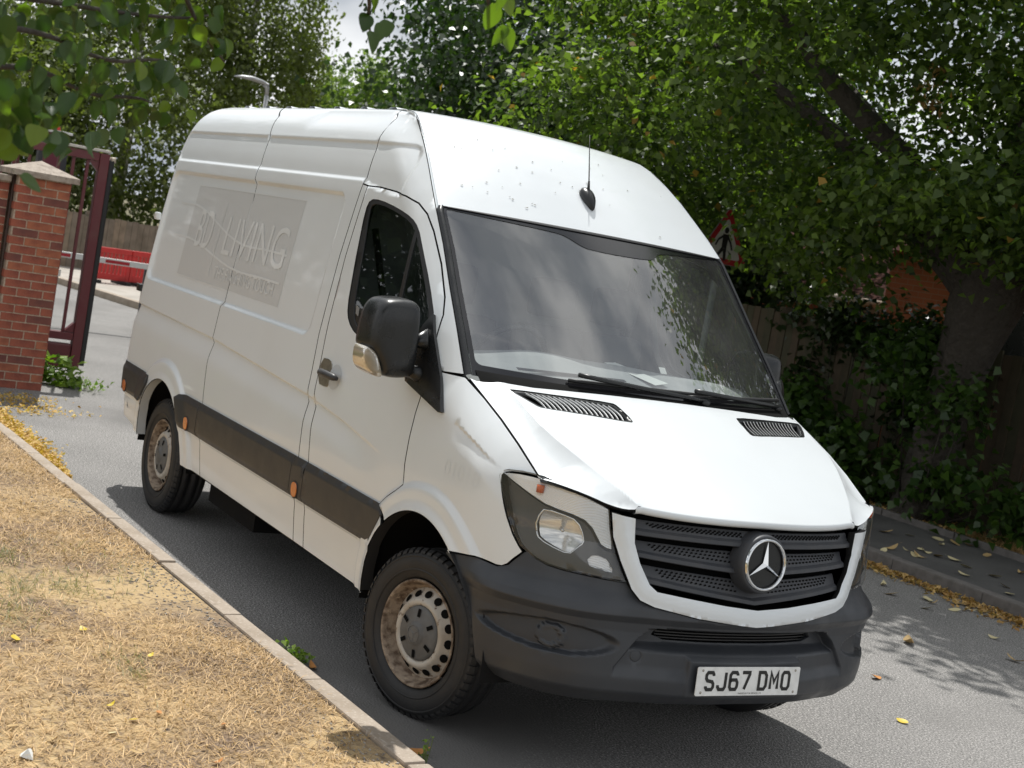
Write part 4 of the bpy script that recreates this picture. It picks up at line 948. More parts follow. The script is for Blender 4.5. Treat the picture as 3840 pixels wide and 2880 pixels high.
# ================================================================== GROUND
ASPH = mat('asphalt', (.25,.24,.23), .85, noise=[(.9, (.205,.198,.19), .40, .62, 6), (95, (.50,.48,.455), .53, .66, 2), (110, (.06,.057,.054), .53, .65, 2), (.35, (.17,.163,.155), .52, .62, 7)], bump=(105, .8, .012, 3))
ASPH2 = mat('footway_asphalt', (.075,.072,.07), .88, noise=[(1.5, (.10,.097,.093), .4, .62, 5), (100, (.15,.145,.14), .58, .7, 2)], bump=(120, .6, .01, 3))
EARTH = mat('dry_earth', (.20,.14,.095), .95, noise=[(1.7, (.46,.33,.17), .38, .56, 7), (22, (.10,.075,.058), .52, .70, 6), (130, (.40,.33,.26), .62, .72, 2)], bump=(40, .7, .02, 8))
SOIL = mat('dark_soil', (.055,.042,.030), .95, noise=[(9, (.12,.085,.05), .45, .7, 6)], bump=(30, .8, .03, 6))  # dark brown soil tones
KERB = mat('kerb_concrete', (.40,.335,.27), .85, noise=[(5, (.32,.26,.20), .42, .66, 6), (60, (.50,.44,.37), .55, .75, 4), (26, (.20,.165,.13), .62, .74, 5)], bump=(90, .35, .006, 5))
def sheet(name, P, z, m, kind='structure', div=None):
    V = [(x, y, z) for x, y in P]; o = pyd(name, V, [tuple(range(len(V)))], m); tag(o, kind=kind); return o
g = sheet('ground', [(-400,-400),(400,-400),(400,400),(-400,400)], -.02, mat('distant_ground', (.10,.10,.05), .95, noise=(.2, (.16,.13,.07), .4, .6, 5)))
sheet('road', [(-60,-6),(-6.9,-6),(-6.6,-1.30),(-4,-1.285),(2.5,-1.06),(14,-.66),(14,4.92),(-12.5,4.92),(-14.3,3.80),(-26,1.75),(-60,-3)], 0, ASPH)
def ykr(x): return -1.168+.037*x          # road-side face of the near kerb
vg = [(-6.6,-14)]+[(x, ykr(x)-.10) for x in np.linspace(-6.6, 14, 8)]+[(14,-14)]
# verge: gently uneven sheet
xs = np.linspace(-6.6, 4.6, 80); V = []; F = []; ny = 36
for i, x in enumerate(xs):
    for j in range(ny):
        t = j/(ny-1); y = ykr(x)-.10-(t**1.6)*9
        V.append((x, y, .035+.02*sstep(np.array([t]), 0, .15)[0]+.015*math.sin(x*2.3+y*1.7)*t+.010*math.sin(x*7.1)*math.sin(y*6.3)*min(1, t*6)))
    if i: F += [((i-1)*ny+j, (i-1)*ny+j+1, i*ny+j+1, i*ny+j) for j in range(ny-1)]
tag(pyd('verge', V, F, EARTH, None, True), kind='structure')
# near kerb: a row of pin-kerb stones
kb_ = empty('kerb', (0,0,0)); tag(kb_, kind='structure')
x = -6.6; i = 0
while x < 4:
    l_ = .905; jx = random.uniform(-.004, .004); jz = random.uniform(-.004, .004)
    bm = bmesh.new(); box_bm(bm, (0, -.093, -.12), (l_-.011, 0, .052), .010)
    o = bm_obj('kerb_stone', bm, KERB, kb_); o.location = (x, ykr(x)+jx, jz); o.rotation_euler = (random.uniform(-.012,.012), 0, math.atan(.037)+random.uniform(-.004,.004)); x += l_
# far-side kerb, footway and planted strip
fk = empty('far_kerb', (0,0,0)); tag(fk, kind='structure')
x = -12.0
while x < 6:
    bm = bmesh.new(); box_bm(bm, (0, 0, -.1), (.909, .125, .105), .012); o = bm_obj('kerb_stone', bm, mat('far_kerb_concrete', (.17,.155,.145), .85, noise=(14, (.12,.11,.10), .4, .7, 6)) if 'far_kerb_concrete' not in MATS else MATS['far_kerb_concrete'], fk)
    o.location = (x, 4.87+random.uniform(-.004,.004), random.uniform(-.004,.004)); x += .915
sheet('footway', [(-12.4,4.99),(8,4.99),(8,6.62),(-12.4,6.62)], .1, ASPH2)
V = []; F = []
for i, x in enumerate(np.linspace(-12.4, 8, 70)):
    for j, y in enumerate(np.linspace(6.60, 7.9, 9)): V.append((x, y, .105+.05*(j/8)+.02*math.sin(x*3+j)+.015*math.sin(x*9.3+j*2.1)))
    if i: F += [((i-1)*9+j, (i-1)*9+j+1, i*9+j+1, i*9+j) for j in range(8)]
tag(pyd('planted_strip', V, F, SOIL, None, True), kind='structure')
for y0, nm in ((6.60, 'path_edging'),):
    pe = empty('path_edging', (0,0,0)); tag(pe, kind='structure'); x = -12
    while x < 5:
        o = box('edging_stone', (0,0,-.05), (.90,.05,.06), MATS['far_kerb_concrete'], pe, .006); o.location = (x, y0, .1); x += .915
# driveway behind: raised pavement beyond the far kerb
sheet('rear_pavement', [(-26,1.95),(-14.2,4.02),(-12.4,5.1),(-12.4,16),(-26,16)], .1, mat('concrete_paving', (.42,.385,.34), .9, noise=(2, (.34,.31,.27), .4, .6, 6)))
rk = empty('rear_kerb', (0,0,0)); tag(rk, kind='structure'); a = Vector((-26,1.80,0)); b = Vector((-14.2,3.87,0)); d = (b-a).normalized(); n_ = int((b-a).length/.915)
for i in range(n_):
    bm = bmesh.new(); box_bm(bm, (0,0,-.1), (.909,.15,.11), .012); o = bm_obj('kerb_stone', bm, KERB, rk); o.location = a+d*.915*i; o.rotation_euler = (0,0,math.atan2(d.y, d.x))

# ---- grass, litter, pebbles: scattered mesh
def blades(n, xy, z0, ln, wd, tilt, var=None):
    """thin bent blades; xy (n,2) -> verts, tris"""
    a = rng.uniform(0, 2*math.pi, n); L_ = rng.uniform(*ln, n); w_ = rng.uniform(*wd, n); t = rng.uniform(*tilt, n)
    d = np.stack([np.cos(a)*np.cos(t), np.sin(a)*np.cos(t), np.sin(t)], 1); s = np.stack([-np.sin(a), np.cos(a), np.zeros(n)], 1)
    p = np.column_stack([xy, np.full(n, 0.)]); p[:,2] = z0
    m_ = p+d*(L_*.55)[:,None]+np.array([0,0,1])*(L_*.10)[:,None]; e = p+d*L_[:,None]
    V = np.stack([p-s*w_[:,None]/2, p+s*w_[:,None]/2, m_+s*w_[:,None]*.4, m_-s*w_[:,None]*.4, e+s*w_[:,None]*.08, e-s*w_[:,None]*.08], 1).reshape(-1, 3)
    b = np.arange(n)[:,None]*6; F = np.concatenate([b+np.array([[0,1,2,3]]), b+np.array([[3,2,4,5]])], 0)
    vv = np.repeat(rng.uniform(0, 1, n) if var is None else var, 6); return V, F, vv
def verge_z(x, y):
    t = np.clip((-(y-(ykr(x)-.10))/9), 0, 1)**(1/1.6); k = sstep(t, 0, .15)
    return .035+.02*k+.015*np.sin(x*2.3+y*1.7)*t+.010*np.sin(x*7.1)*np.sin(y*6.3)*np.minimum(1, t*6)
def nz2d(x, y, s, seed=0):
    r = np.random.default_rng(seed); v = np.zeros_like(x)
    for k in range(6):
        a = r.uniform(0, 6.28); f = s*r.uniform(.6, 1.8); v = v+np.sin(f*(x*math.cos(a)+y*math.sin(a))+r.uniform(0, 6.28))
    return v/6
STRAW = leaf_mat('dry_straw', (.20,.115,.045), (.74,.50,.24), .12, .6)
GREENG = leaf_mat('green_grass', (.10,.12,.03), (.26,.24,.08), .3, .5)
n = 190000
X = rng.uniform(-6.5, 2.6, n); Yv = ykr(X)-.10-(rng.uniform(0, 1, n)**1.35)*3.6
bare = nz2d(X, Yv, 3.2, 3)+.55*np.exp(-((ykr(X)-.1-Yv)/.22)**2)*(X > -3.5)
k = rng.uniform(-.25, .55, n) > bare-.12; X, Yv = X[k], Yv[k]
V, F, vv = blades(len(X), np.stack([X, Yv], 1), verge_z(X, Yv)+.001, (.022,.070), (.0016,.0038), (-.05,.45))
o = link('dry_grass', fast_mesh('dry_grass', V, F, vv), STRAW); tag(o, 'sun-bleached dry grass covering the verge beside the kerb', 'grass', kind='stuff')
n = 14000; X = rng.uniform(-6.4, 2.2, n); Yv = ykr(X)-.14-(rng.uniform(0, 1, n))*3
k = (nz2d(X, Yv, 2.6, 11)+.5*sstep(-Yv, 1.7, 2.6) > .40); X, Yv = X[k], Yv[k]
tx = np.array([(-2.03,-2.16),(-1.55,-2.17),(-1.5,-1.95),(-1.12,-2.30),(-.38,-1.97),(-4.6,-1.75),(-5.2,-1.9)]); q = np.concatenate([c+rng.normal(0, (.11,.05), (170, 2)) for c in tx]); X = np.concatenate([X, q[:,0]]); Yv = np.concatenate([Yv, q[:,1]])
V, F, vv = blades(len(X), np.stack([X, Yv], 1), verge_z(X, Yv)+.001, (.025,.065), (.0016,.0034), (.1,.8))
o = link('green_grass_tufts', fast_mesh('green_grass_tufts', V, F, vv), GREENG); tag(o, 'patches of green grass surviving in the dry verge', 'grass', kind='stuff')
# pebbles and grit on the bare edge
n = 1500; X = rng.uniform(-3.5, 1.6, n); Yv = ykr(X)-.11-np.abs(rng.normal(0, .16, n)); r = rng.uniform(.002,.008, n); 
oct_ = np.array([(1,0,0),(0,1,0),(-1,0,0),(0,-1,0),(0,0,.7),(0,0,-.7)]); of = np.array([(0,1,4),(1,2,4),(2,3,4),(3,0,4),(1,0,5),(2,1,5),(3,2,5),(0,3,5)])
V = (np.stack([X, Yv, verge_z(X, Yv)+r*.3], 1)[:,None,:]+oct_[None]*r[:,None,None]*rng.uniform(.6, 1.4, (n,1,3))).reshape(-1, 3); F = (np.arange(n)[:,None,None]*6+of[None]).reshape(-1, 3)
o = link('grit', fast_mesh('grit', V, F), mat('pale_grit', (.42,.38,.33), .85, noise=(30, (.25,.22,.19), .4, .6))); tag(o, 'pale grit and pebbles on the bare edge of the verge', 'gravel', kind='stuff')

def leafquads(C, size, nrm=None, droop=.3, var=None, aspect=.72, flat=None):
    """folded leaves at C (n,3)"""
    n = len(C); size = np.broadcast_to(size, n)
    nn = rng.normal(0, 1, (n, 3)) if nrm is None else nrm+rng.normal(0, .55, (n, 3)); nn /= np.linalg.norm(nn, axis=1, keepdims=True)
    t = rng.normal(0, 1, (n, 3)); t[:,2] -= droop*2; t -= nn*(t*nn).sum(1, keepdims=True); t /= np.maximum(np.linalg.norm(t, axis=1, keepdims=True), 1e-6); b = np.cross(nn, t)
    s = size[:,None]; fold = nn*s*rng.uniform(.05, .28, (n, 1))
    V = np.stack([C-t*s*.5, C-t*s*.08+b*s*aspect*.5+fold, C+t*s*.55-nn*s*.1, C-t*s*.08-b*s*aspect*.5+fold], 1).reshape(-1, 3)
    F = np.arange(n*4).reshape(-1, 4); vv = np.repeat(rng.uniform(0, 1, n) if var is None else var, 4); return V, F, vv
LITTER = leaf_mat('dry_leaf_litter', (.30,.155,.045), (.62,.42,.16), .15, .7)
LITTER2 = leaf_mat('golden_leaf_litter', (.45,.24,.05), (.72,.52,.18), .2, .7)  # lighter, more golden leaf tones
def litter(name, label, n, fx, fz, m, size=(.035,.065)):
    X, Yv = fx(n); Z = fz(X, Yv); C = np.stack([X, Yv, Z], 1); C[:,2] += rng.uniform(.004, .03, len(X))
    V, F, vv = leafquads(C, rng.uniform(*size, len(X)), np.tile([0,0,1.0], (len(X), 1)), 0, None, .5)
    V[:,2] = np.maximum(V[:,2], np.repeat(Z, 4)+.003)
    o = link(name, fast_mesh(name, V, F, vv), m); tag(o, label, 'leaf litter', kind='stuff')
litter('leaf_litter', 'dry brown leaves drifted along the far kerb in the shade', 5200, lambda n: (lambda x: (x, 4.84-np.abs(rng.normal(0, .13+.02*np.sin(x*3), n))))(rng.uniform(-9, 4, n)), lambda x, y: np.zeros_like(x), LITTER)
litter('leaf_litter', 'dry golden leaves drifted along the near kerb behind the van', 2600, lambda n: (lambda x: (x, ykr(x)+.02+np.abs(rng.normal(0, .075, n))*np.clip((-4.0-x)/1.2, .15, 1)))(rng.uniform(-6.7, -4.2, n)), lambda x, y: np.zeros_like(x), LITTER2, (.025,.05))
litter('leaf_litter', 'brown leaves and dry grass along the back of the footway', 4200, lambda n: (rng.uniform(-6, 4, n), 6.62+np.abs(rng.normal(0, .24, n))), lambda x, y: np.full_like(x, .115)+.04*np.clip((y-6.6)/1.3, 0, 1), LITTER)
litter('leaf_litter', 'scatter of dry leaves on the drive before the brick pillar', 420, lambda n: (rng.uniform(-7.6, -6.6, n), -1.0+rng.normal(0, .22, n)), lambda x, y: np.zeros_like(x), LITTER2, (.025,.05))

# ---- fallen leaves one can point to
def leaf_mesh(name, curl=.3, asp=.62, seg=5):
    V = []; F = []
    for i in range(seg+1):
        t = i/seg; w_ = asp*.5*math.sin(math.pi*min(1, t*.96+.02))**.7*(1.12-.35*t); z = curl*(t-.5)**2
        V += [(t-.5, w_, z+.16*w_), (t-.5, 0, z), (t-.5, -w_, z+.16*w_)]
        if i: F += [(3*i-3, 3*i-2, 3*i+1, 3*i), (3*i-2, 3*i-1, 3*i+2, 3*i+1)]
    V += [(-.5,0,.25*curl),(-.78,.03,.30*curl),(-.78,.05,.30*curl)]; b = len(V); F.append((b-3, b-2, b-1))
    me = bpy.data.meshes.new(name); me.from_pydata(V, [], F); me.update(); me.polygons.foreach_set('use_smooth', [True]*len(me.polygons)); return me
YEL = mat('yellow_leaf', (.66,.50,.03), .5, noise=(30, (.50,.33,.02), .4, .7)); TAN = mat('tan_dry_leaf', (.52,.37,.17), .7, noise=(40, (.38,.24,.09), .4, .7)); ORG = mat('orange_dry_leaf', (.50,.22,.06), .7); PALE = mat('pale_dry_leaf', (.60,.52,.30), .7)
fm = [leaf_mesh('fallen_leaf', .5, .6), leaf_mesh('fallen_leaf', .9, .45), leaf_mesh('fallen_leaf', .25, .7)]
fmm = {}
def fallen(x, y, z, s, m, label, group=None, k=None):
    k = random.randrange(3) if k is None else k; key = (k, m.name)
    if key not in fmm: fmm[key] = fm[k].copy(); fmm[key].materials.append(m)
    o = bpy.data.objects.new('fallen_leaf', fmm[key]); COL.objects.link(o); o.location = (x, y, z+.008); o.scale = (s, s, s); o.rotation_euler = (random.uniform(-.3,.3), random.uniform(-.3,.3), random.uniform(0,6.28)); tag(o, label, 'leaf', group); return o
fallen(.266,1.744,0,.065, YEL, 'bright yellow leaf lying on sunlit asphalt near the bumper', None, 2)
fallen(-.371,2.203,0,.09, ORG, 'orange leaf on sunlit asphalt beside the far bumper corner')
fallen(-1.0,3.121,0,.16, TAN, 'long tan leaf on the edge of the tree shade on the road', None, 1)
fallen(.44,-1.075,0,.09, ORG, 'curled orange leaf against the near kerb by the front wheel', None, 1)
fallen(-.542,-1.106,0,.07, ORG, 'small orange leaf at the end of the kerb weed', None, 1)
for x, y in [(-2.387,4.318),(-2.13,4.131),(-2.022,4.396),(-1.927,4.352),(-1.784,4.134),(-1.762,4.394),(-1.767,4.576),(-1.633,4.661),(-1.111,4.058),(-.66,3.709),(-1.956,4.623),(-1.918,4.664),(-.2,4.2),(-.4,3.6),(.4,4.4)]:
    fallen(x, y, 0, random.uniform(.08,.13), random.choice([TAN, PALE, TAN]), 'dry leaf lying on the shaded far side of the road', 'dry leaves scattered on the shaded road')
for x, y in [(-3.848,5.806),(-3.772,6.025),(-3.684,6.292),(-3.458,6.095),(-3.188,5.191),(-3.098,5.012),(-3.152,5.339),(-3.227,5.587),(-2.983,5.26),(-2.952,5.279),(-3.01,5.556),(-2.902,5.638),(-2.684,5.528),(-2.417,5.199),(-2.412,5.561),(-2.107,5.317),(-1.889,5.107),(-3.143,6.321),(-3.563,6.378),(-2.57,6.064),(-3.509,6.508),(-3.13,5.537)]:
    fallen(x, y, .1, random.uniform(.08,.14), random.choice([PALE, TAN, PALE]), 'pale dry leaf lying on the dark footway', 'pale leaves scattered on the footway')
for i, (x, y) in enumerate([(-.736,-2.351),(-.85,-2.047),(-.502,-1.859),(.04,-2.168),(.296,-2.232),(.126,-2.014),(.228,-1.847),(-.72,-2.218),(.36,-2.454),(.496,-2.207),(.592,-1.949),(.276,-1.816),(.248,-2.563),(.175,-2.12)]):
    m = [YEL, YEL, YEL, YEL, PALE, ORG, GREENG, ORG, TAN, TAN, ORG, ORG, TAN, YEL][i]
    if i == 0: fallen(x, y, float(verge_z(np.array([x]), np.array([y]))[0])+.004, .06, YEL, 'large bright yellow leaf on the dry grass near the left edge', None, 2)
    elif m is GREENG: continue
    else: fallen(x, y, float(verge_z(np.array([x]), np.array([y]))[0])+.002, random.uniform(.035,.055), m, 'small fallen leaf lying on the dry grass verge', 'small leaves on the dry verge')
lt = pyd('litter_scrap', [(.47,-2.585,.06),(.505,-2.59,.068),(.515,-2.55,.058),(.48,-2.545,.07),(.49,-2.565,.088),(.505,-2.57,.06),(.45,-2.56,.062),(.47,-2.55,.08)], [(0,1,4),(1,5,4),(5,2,4),(2,3,4),(3,7,4),(7,0,4),(6,0,7),(3,6,7)], PAPER); tag(lt, 'crumpled white scrap of litter on the dry grass', 'litter')

# ---- small weeds
WEED = leaf_mat('weed_leaf', (.10,.19,.02), (.24,.34,.05), .35, .45)
def weed(name, label, pts, n, spread, h, size, cat='weed', m=None, group=None):
    w = empty(name, pts[0]); tag(w, label, cat, group)
    C = []
    for k in range(n):
        p = np.array(pts[rng.integers(len(pts))])-np.array(pts[0]); C.append(p+np.array([rng.normal(0, spread[0]), rng.normal(0, spread[1]), rng.uniform(.01, h)]))
    V, F, vv = leafquads(np.array(C), rng.uniform(*size, n), np.tile([.2,-.2,1.0], (n, 1)), 0, None, .7)
    o = link('foliage', fast_mesh('foliage', V, F, vv), m or WEED, w); tag(o, kind='stuff')
    bm = [tube_geo([c*np.array([.6,.6,0]), c*np.array([.9,.9,.6]), c], .0016, 4) for c in np.array(C)[::4]]; VV = []; FF = []
    for v, f in bm: b = len(VV); VV += v; FF += [tuple(b+i for i in q_) for q_ in f]
    pyd('stem', VV, FF, WEED if False else mat('weed_stem', (.12,.16,.04), .6) if 'weed_stem' not in MATS else MATS['weed_stem'], w)
weed('kerb_weed', 'bright green weed growing out of the kerb joint by the wheel', [(-.75,ykr(-.75)+.03,0),(-.66,ykr(-.66)+.03,0),(-.60,ykr(-.6)+.04,0)], 70, (.035,.02), .06, (.02,.038))
weed('kerb_sprig', 'thin seeding sprig growing at the kerb edge in the foreground', [(.53,ykr(.53)+.04,0),(.56,ykr(.56)+.03,0)], 26, (.015,.012), .13, (.010,.018))
weed('leafy_weed', 'leafy sunlit weed at the foot of the maroon gate', [(-8.50,-.42,0),(-8.56,-.52,0),(-8.45,-.30,0)], 130, (.06,.07), .27, (.07,.13))
weed('leafy_weed', 'low spreading weed to the right of the leafy gate weed', [(-8.40,-.20,0),(-8.3,-.12,0)], 90, (.08,.09), .10, (.03,.06))

# ================================================================== LEFT: pillar, wall, gate, barriers
BR = [mat('red_brick', (.36,.105,.062), .85, noise=[(7, (.22,.062,.042), .4, .65, 5), (60, (.36,.14,.09), .58, .75, 4)], bump=(70, .4, .006, 5)), mat('orange_brick', (.42,.145,.075), .85, noise=(9, (.27,.085,.05), .4, .65, 5), bump=(70, .4, .006, 5)), mat('dark_brick', (.22,.075,.055), .85, noise=(9, (.15,.055,.045), .4, .65, 5), bump=(70, .4, .006, 5))]
MORT = mat('mortar', (.50,.40,.31), .95, noise=(40, (.32,.235,.17), .4, .7), bump=(120, .4, .004))
CAPS = mat('cast_stone_cap', (.42,.36,.30), .9, noise=[(12, (.28,.23,.19), .42, .64, 7), (50, (.16,.13,.11), .6, .72, 5)], bump=(60, .5, .006, 5))
brm = {}
def brick(parent, x, y0, y1, z, dep=.10):
    L_ = round(y1-y0, 3); m = random.choices(BR, (5, 2, 2))[0]; key = (L_, m.name)
    if key not in brm:
        bm = bmesh.new(); box_bm(bm, (-dep, 0, 0), (0, L_, .065), .004); me = bpy.data.meshes.new('brick'); bmesh.ops.recalc_face_normals(bm, faces=bm.faces); bm.to_mesh(me); bm.free(); me.materials.append(m); brm[key] = me
    o = bpy.data.objects.new('brick', brm[key]); COL.objects.link(o); o.parent = parent; o.location = (x+random.uniform(-.0015,.0025), y0, z)
def courses(par, xf, ya, yb, z0, n, half):
    for c in range(n):
        z = z0+c*.075; y = yb; L_ = .1025 if (c+half) % 2 else .215; first = True
        while y > ya+.03:
            y0 = max(ya, y-L_); brick(par, xf, y0, y-.0 if first else y, z); y = y0-.010; L_ = .215; first = False
pl = empty('gate_pillar', (-8.0,-.86,0)); tag(pl, 'red brick gate pillar with a pyramid stone cap', 'pillar')
pp = (8.0, .86)
box('mortar_core', (-.475,-.218,-.05), (-.0045,.228,1.88), MORT, pl)
_pl2 = pl
def bl_(par, xf, ya, yb, z0, n, half): courses(par, xf, ya, yb, z0, n, half)
courses(pl, 0, -.228, .236, .0, 25, 0)
c_ = bmesh.new(); vs = [c_.verts.new(p) for p in ((-.53,-.285,1.875),(.05,-.285,1.875),(.05,.295,1.875),(-.53,.295,1.875),(-.53,-.285,1.925),(.05,-.285,1.925),(.05,.295,1.925),(-.53,.295,1.925),(-.24,.005,2.03))]
for f in ((3,2,1,0),(0,1,5,4),(1,2,6,5),(2,3,7,6),(3,0,4,7),(4,5,8),(5,6,8),(6,7,8),(7,4,8)): c_.faces.new([vs[i] for i in f])
bm_obj('cap', c_, CAPS, pl)
wl = empty('boundary_wall', (-8.12,-1.1,0)); tag(wl, 'red brick boundary wall with stone coping left of the gate pillar', 'wall')
WBR = bpy.data.materials.new('wall_brickwork'); WBR.use_nodes = True
def brick_nodes(m, sc=1.0, c1=(.30,.085,.05), c2=(.22,.06,.042), mo=(.36,.27,.2)):
    n = m.node_tree.nodes; l = m.node_tree.links.new; b = n['Principled BSDF']; b.inputs['Roughness'].default_value = .9
    t = n.new('ShaderNodeTexCoord'); mp = n.new('ShaderNodeMapping'); mp.inputs['Rotation'].default_value = (math.pi/2, 0, math.pi/2)
    r = n.new('ShaderNodeTexBrick'); r.inputs['Color1'].default_value = (*c1, 1); r.inputs['Color2'].default_value = (*c2, 1); r.inputs['Mortar'].default_value = (*mo, 1); r.inputs['Scale'].default_value = sc; r.inputs['Brick Width'].default_value = .225; r.inputs['Row Height'].default_value = .075; r.inputs['Mortar Size'].default_value = .006
    l(t.outputs['Object'], mp.inputs[0]); l(mp.outputs[0], r.inputs['Vector']); l(r.outputs['Color'], b.inputs['Base Color']); return mp
brick_nodes(WBR)
box('mortar_core', (-.22,-.70,-.05), (-.0045,-.02,1.80), MORT, wl); courses(wl, 0, -.70, -.02, 0, 24, 1)
box('wall_run', (-.22,-13,-.05), (0,-.71,1.80), WBR, wl)
box('coping', (-.26,-13,1.80), (.04,-.015,1.86), CAPS, wl, .012)
tube('cable', [(.02,.005,0),(.025,.004,.9),(.02,.006,1.9)], .012, mat('brown_cable', (.06,.035,.025), .6), wl, 6)

MAR = mat('maroon_gate_paint', (.125,.018,.024), .38, noise=(6, (.13,.035,.035), .45, .75, 5)); GRYP = mat('dark_grey_powder_coat', (.045,.048,.055), .5)
MAR2 = mat('faded_maroon_paint', (.16,.03,.05), .4)
gt = empty('steel_gate', (-9.0,-.07,0)); tag(gt, 'maroon steel bar gate standing open behind the brick pillar', 'gate')
box('gate_post', (-.05,-.092,.10), (.05,0,2.21), MAR, gt, .006); box('safety_edge', (-.03,.004,.14), (.03,.055,2.16), BLACK, gt, .012)
box('top_rail', (-.045,-1.6,2.13), (.045,-.096,2.21), MAR, gt, .006); box('bottom_rail', (-.045,-1.6,.38), (.045,-.096,.455), MAR, gt, .006)
box('kick_panel', (-.04,-1.6,.10), (.04,-.096,.345), MAR, gt, .02)
box('cover_strip', (-.06,-.5,2.22), (.06,.0,2.245), mat('galvanised_strip', (.55,.52,.47), .5, .4), gt, .004)
for k in range(10): box('bar', (-.014,-.205-.135*k,.456), (.014,-.177-.135*k,2.129), MAR, gt)
pyd('gusset', [(.03,-.094,.46),(.03,-.094,.56),(.03,-.19,.46),(-.03,-.094,.46),(-.03,-.094,.56),(-.03,-.19,.46)], [(0,1,2),(5,4,3),(1,4,5,2),(0,3,4,1)], MAR, gt)
pyd('gusset', [(.03,-.094,2.128),(.03,-.094,2.03),(.03,-.19,2.128),(-.03,-.094,2.128),(-.03,-.094,2.03),(-.03,-.19,2.128)], [(2,1,0),(3,4,5),(2,5,4,1),(1,4,3,0)], MAR, gt)
box('lock_box', (.016,-.36,.98), (.05,-.30,1.05), PAPER, gt, .006); V, F = tube_geo([(0,.02,2.16),(.0,.065,2.165)], .03, 12); pyd('roller', V, F, mat('cream_roller', (.55,.48,.38), .5), gt, True)
gp = empty('gate_guide_post', (-9.7,-.44,0)); tag(gp, 'dark grey and maroon gate guide post with a red beacon on top', 'post')
box('upright', (-.06,-.14,0), (.06,-.085,2.33), GRYP, gp, .006); box('panel', (-.04,-.08,0), (.05,.07,2.33), MAR2, gp, .004); box('upright', (-.06,.075,0), (.06,.135,2.33), GRYP, gp, .006); box('cap', (-.08,-.16,2.335), (.08,.155,2.36), PAPER, gp, .006)
bm = bmesh.new(); bmesh.ops.create_uvsphere(bm, u_segments=14, v_segments=8, radius=.05); 
for v in bm.verts: v.co = Vector((v.co.x, v.co.y*1.0+.0, max(v.co.z, 0)*1.1+2.365))
bm_obj('beacon', bm, mat('red_beacon', (.6,.02,.03), .3), gp, True)
rl = empty('railing', (-9.9,-.7,0)); tag(rl, 'maroon vertical bar railing behind the boundary wall', 'railing')
box('top_rail', (-.03,-3,2.06), (.03,.05,2.12), MAR, rl); 
for k in range(20): box('bar', (-.012,-.03-.14*k,.1), (.012,-.005-.14*k,2.058), MAR, rl)

RED = mat('red_barrier_plastic', (.62,.035,.035), .45, noise=(4, (.50,.03,.03), .4, .7)); WHT = mat('white_barrier_paint', (.72,.72,.70), .5); REDS = mat('red_stripe', (.45,.02,.03), .5)
def barrier(loc, rz, label):
    b = empty('plastic_barrier', loc, rz); tag(b, label, 'barrier', None)
    bm = bmesh.new(); box_bm(bm, (-.5,-.03,.56), (.5,.03,.66), .02); box_bm(bm, (-.5,-.03,.06), (-.42,.03,.559), .01); box_bm(bm, (.42,-.03,.06), (.5,.03,.559), .01); box_bm(bm, (-.419,-.03,.06), (.419,.03,.18), .01); bm_obj('frame', bm, RED, b)
    for k in range(9): box('slat', (-.38+.09*k,-.02,.181), (-.34+.09*k,.02,.558), RED, b)
    for x in (-.35,.35): box('foot', (x-.06,-.22,0), (x+.06,.22,.06), mat('barrier_foot', (.03,.03,.03), .8) if 'barrier_foot' not in MATS else MATS['barrier_foot'], b, .01)
for i, (lab) in enumerate(('leftmost red plastic barrier on the pavement beyond the gate', 'middle red plastic barrier beyond the gate', 'third red plastic barrier, half hidden by the van')):
    p = Vector((-21.8,3.62,.1))+Vector((-.42,.90,0))*(1.02*i); barrier(p, math.atan2(.90,-.42), lab)
pb = empty('barrier_arm', (-14,.55,0)); tag(pb, 'red and white striped barrier arm across the drive', 'barrier')
box('arm', (-.03,0,.89), (.03,2.2,.965), WHT, pb, .006)
for y0, y1 in ((.22,.40),(.86,1.18),(1.52,1.9)): box('stripe', (.031,y0,.905), (.034,y1,.945), REDS, pb)
box('post', (-.06,-.1,0), (.06,.02,1.05), MAR, pb, .01); box('end_post', (-.02,1.40,.0), (.02,1.44,.888), GRYP, pb)
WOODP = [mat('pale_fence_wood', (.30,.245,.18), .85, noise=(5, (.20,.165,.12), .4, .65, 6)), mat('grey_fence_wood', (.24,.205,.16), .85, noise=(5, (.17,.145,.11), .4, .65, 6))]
ff = empty('far_fence', (-25,0,0)); tag(ff, 'pale closeboard wooden fence at the far end of the drive', 'fence')
for k in range(75):
    y = -1.5+.125*k; o = box('plank', (-.01,y,0), (.012+.006*(k % 2),y+.120,1.22+random.uniform(-.015,.015)), WOODP[random.randrange(2)], ff)
for y in np.arange(-1.5, 7.8, 1.8): box('fence_post', (-.11,y,0), (-.012,y+.1,1.30), WOODP[1], ff)
lp = empty('street_lamp', (-25,7.33,0)); tag(lp, 'grey street lamp with a flat curved head rising over the van roof', 'street lamp')
LAMP = mat('lamp_grey', (.42,.43,.44), .45, .3)
tube('pole', [(0,0,0),(0,0,4.40)], [.07,.045], LAMP, lp, 12); tube('neck', [(0,0,4.40),(0,-.02,4.56),(0,-.10,4.61)], [.045,.05,.05], LAMP, lp, 10)
V = []; F = []; prof = [(0,.05,.03),(-.15,.11,.045),(-.4,.13,.05),(-.62,.10,.035),(-.78,.03,.012)]
for i, (y, w_, h) in enumerate(prof):
    for a in np.arange(10)*math.pi/5: V.append((w_*math.cos(a), y, 4.62+.06*math.sin(math.pi*(-y)/.9)+h*math.sin(a)))
    if i: F += [((i-1)*10+k, (i-1)*10+(k+1) % 10, i*10+(k+1) % 10, i*10+k) for k in range(10)]
F.append(tuple(range(10))); F.append(tuple(40+k for k in range(10)))
pyd('lamp_head', V, F, LAMP, lp, True)

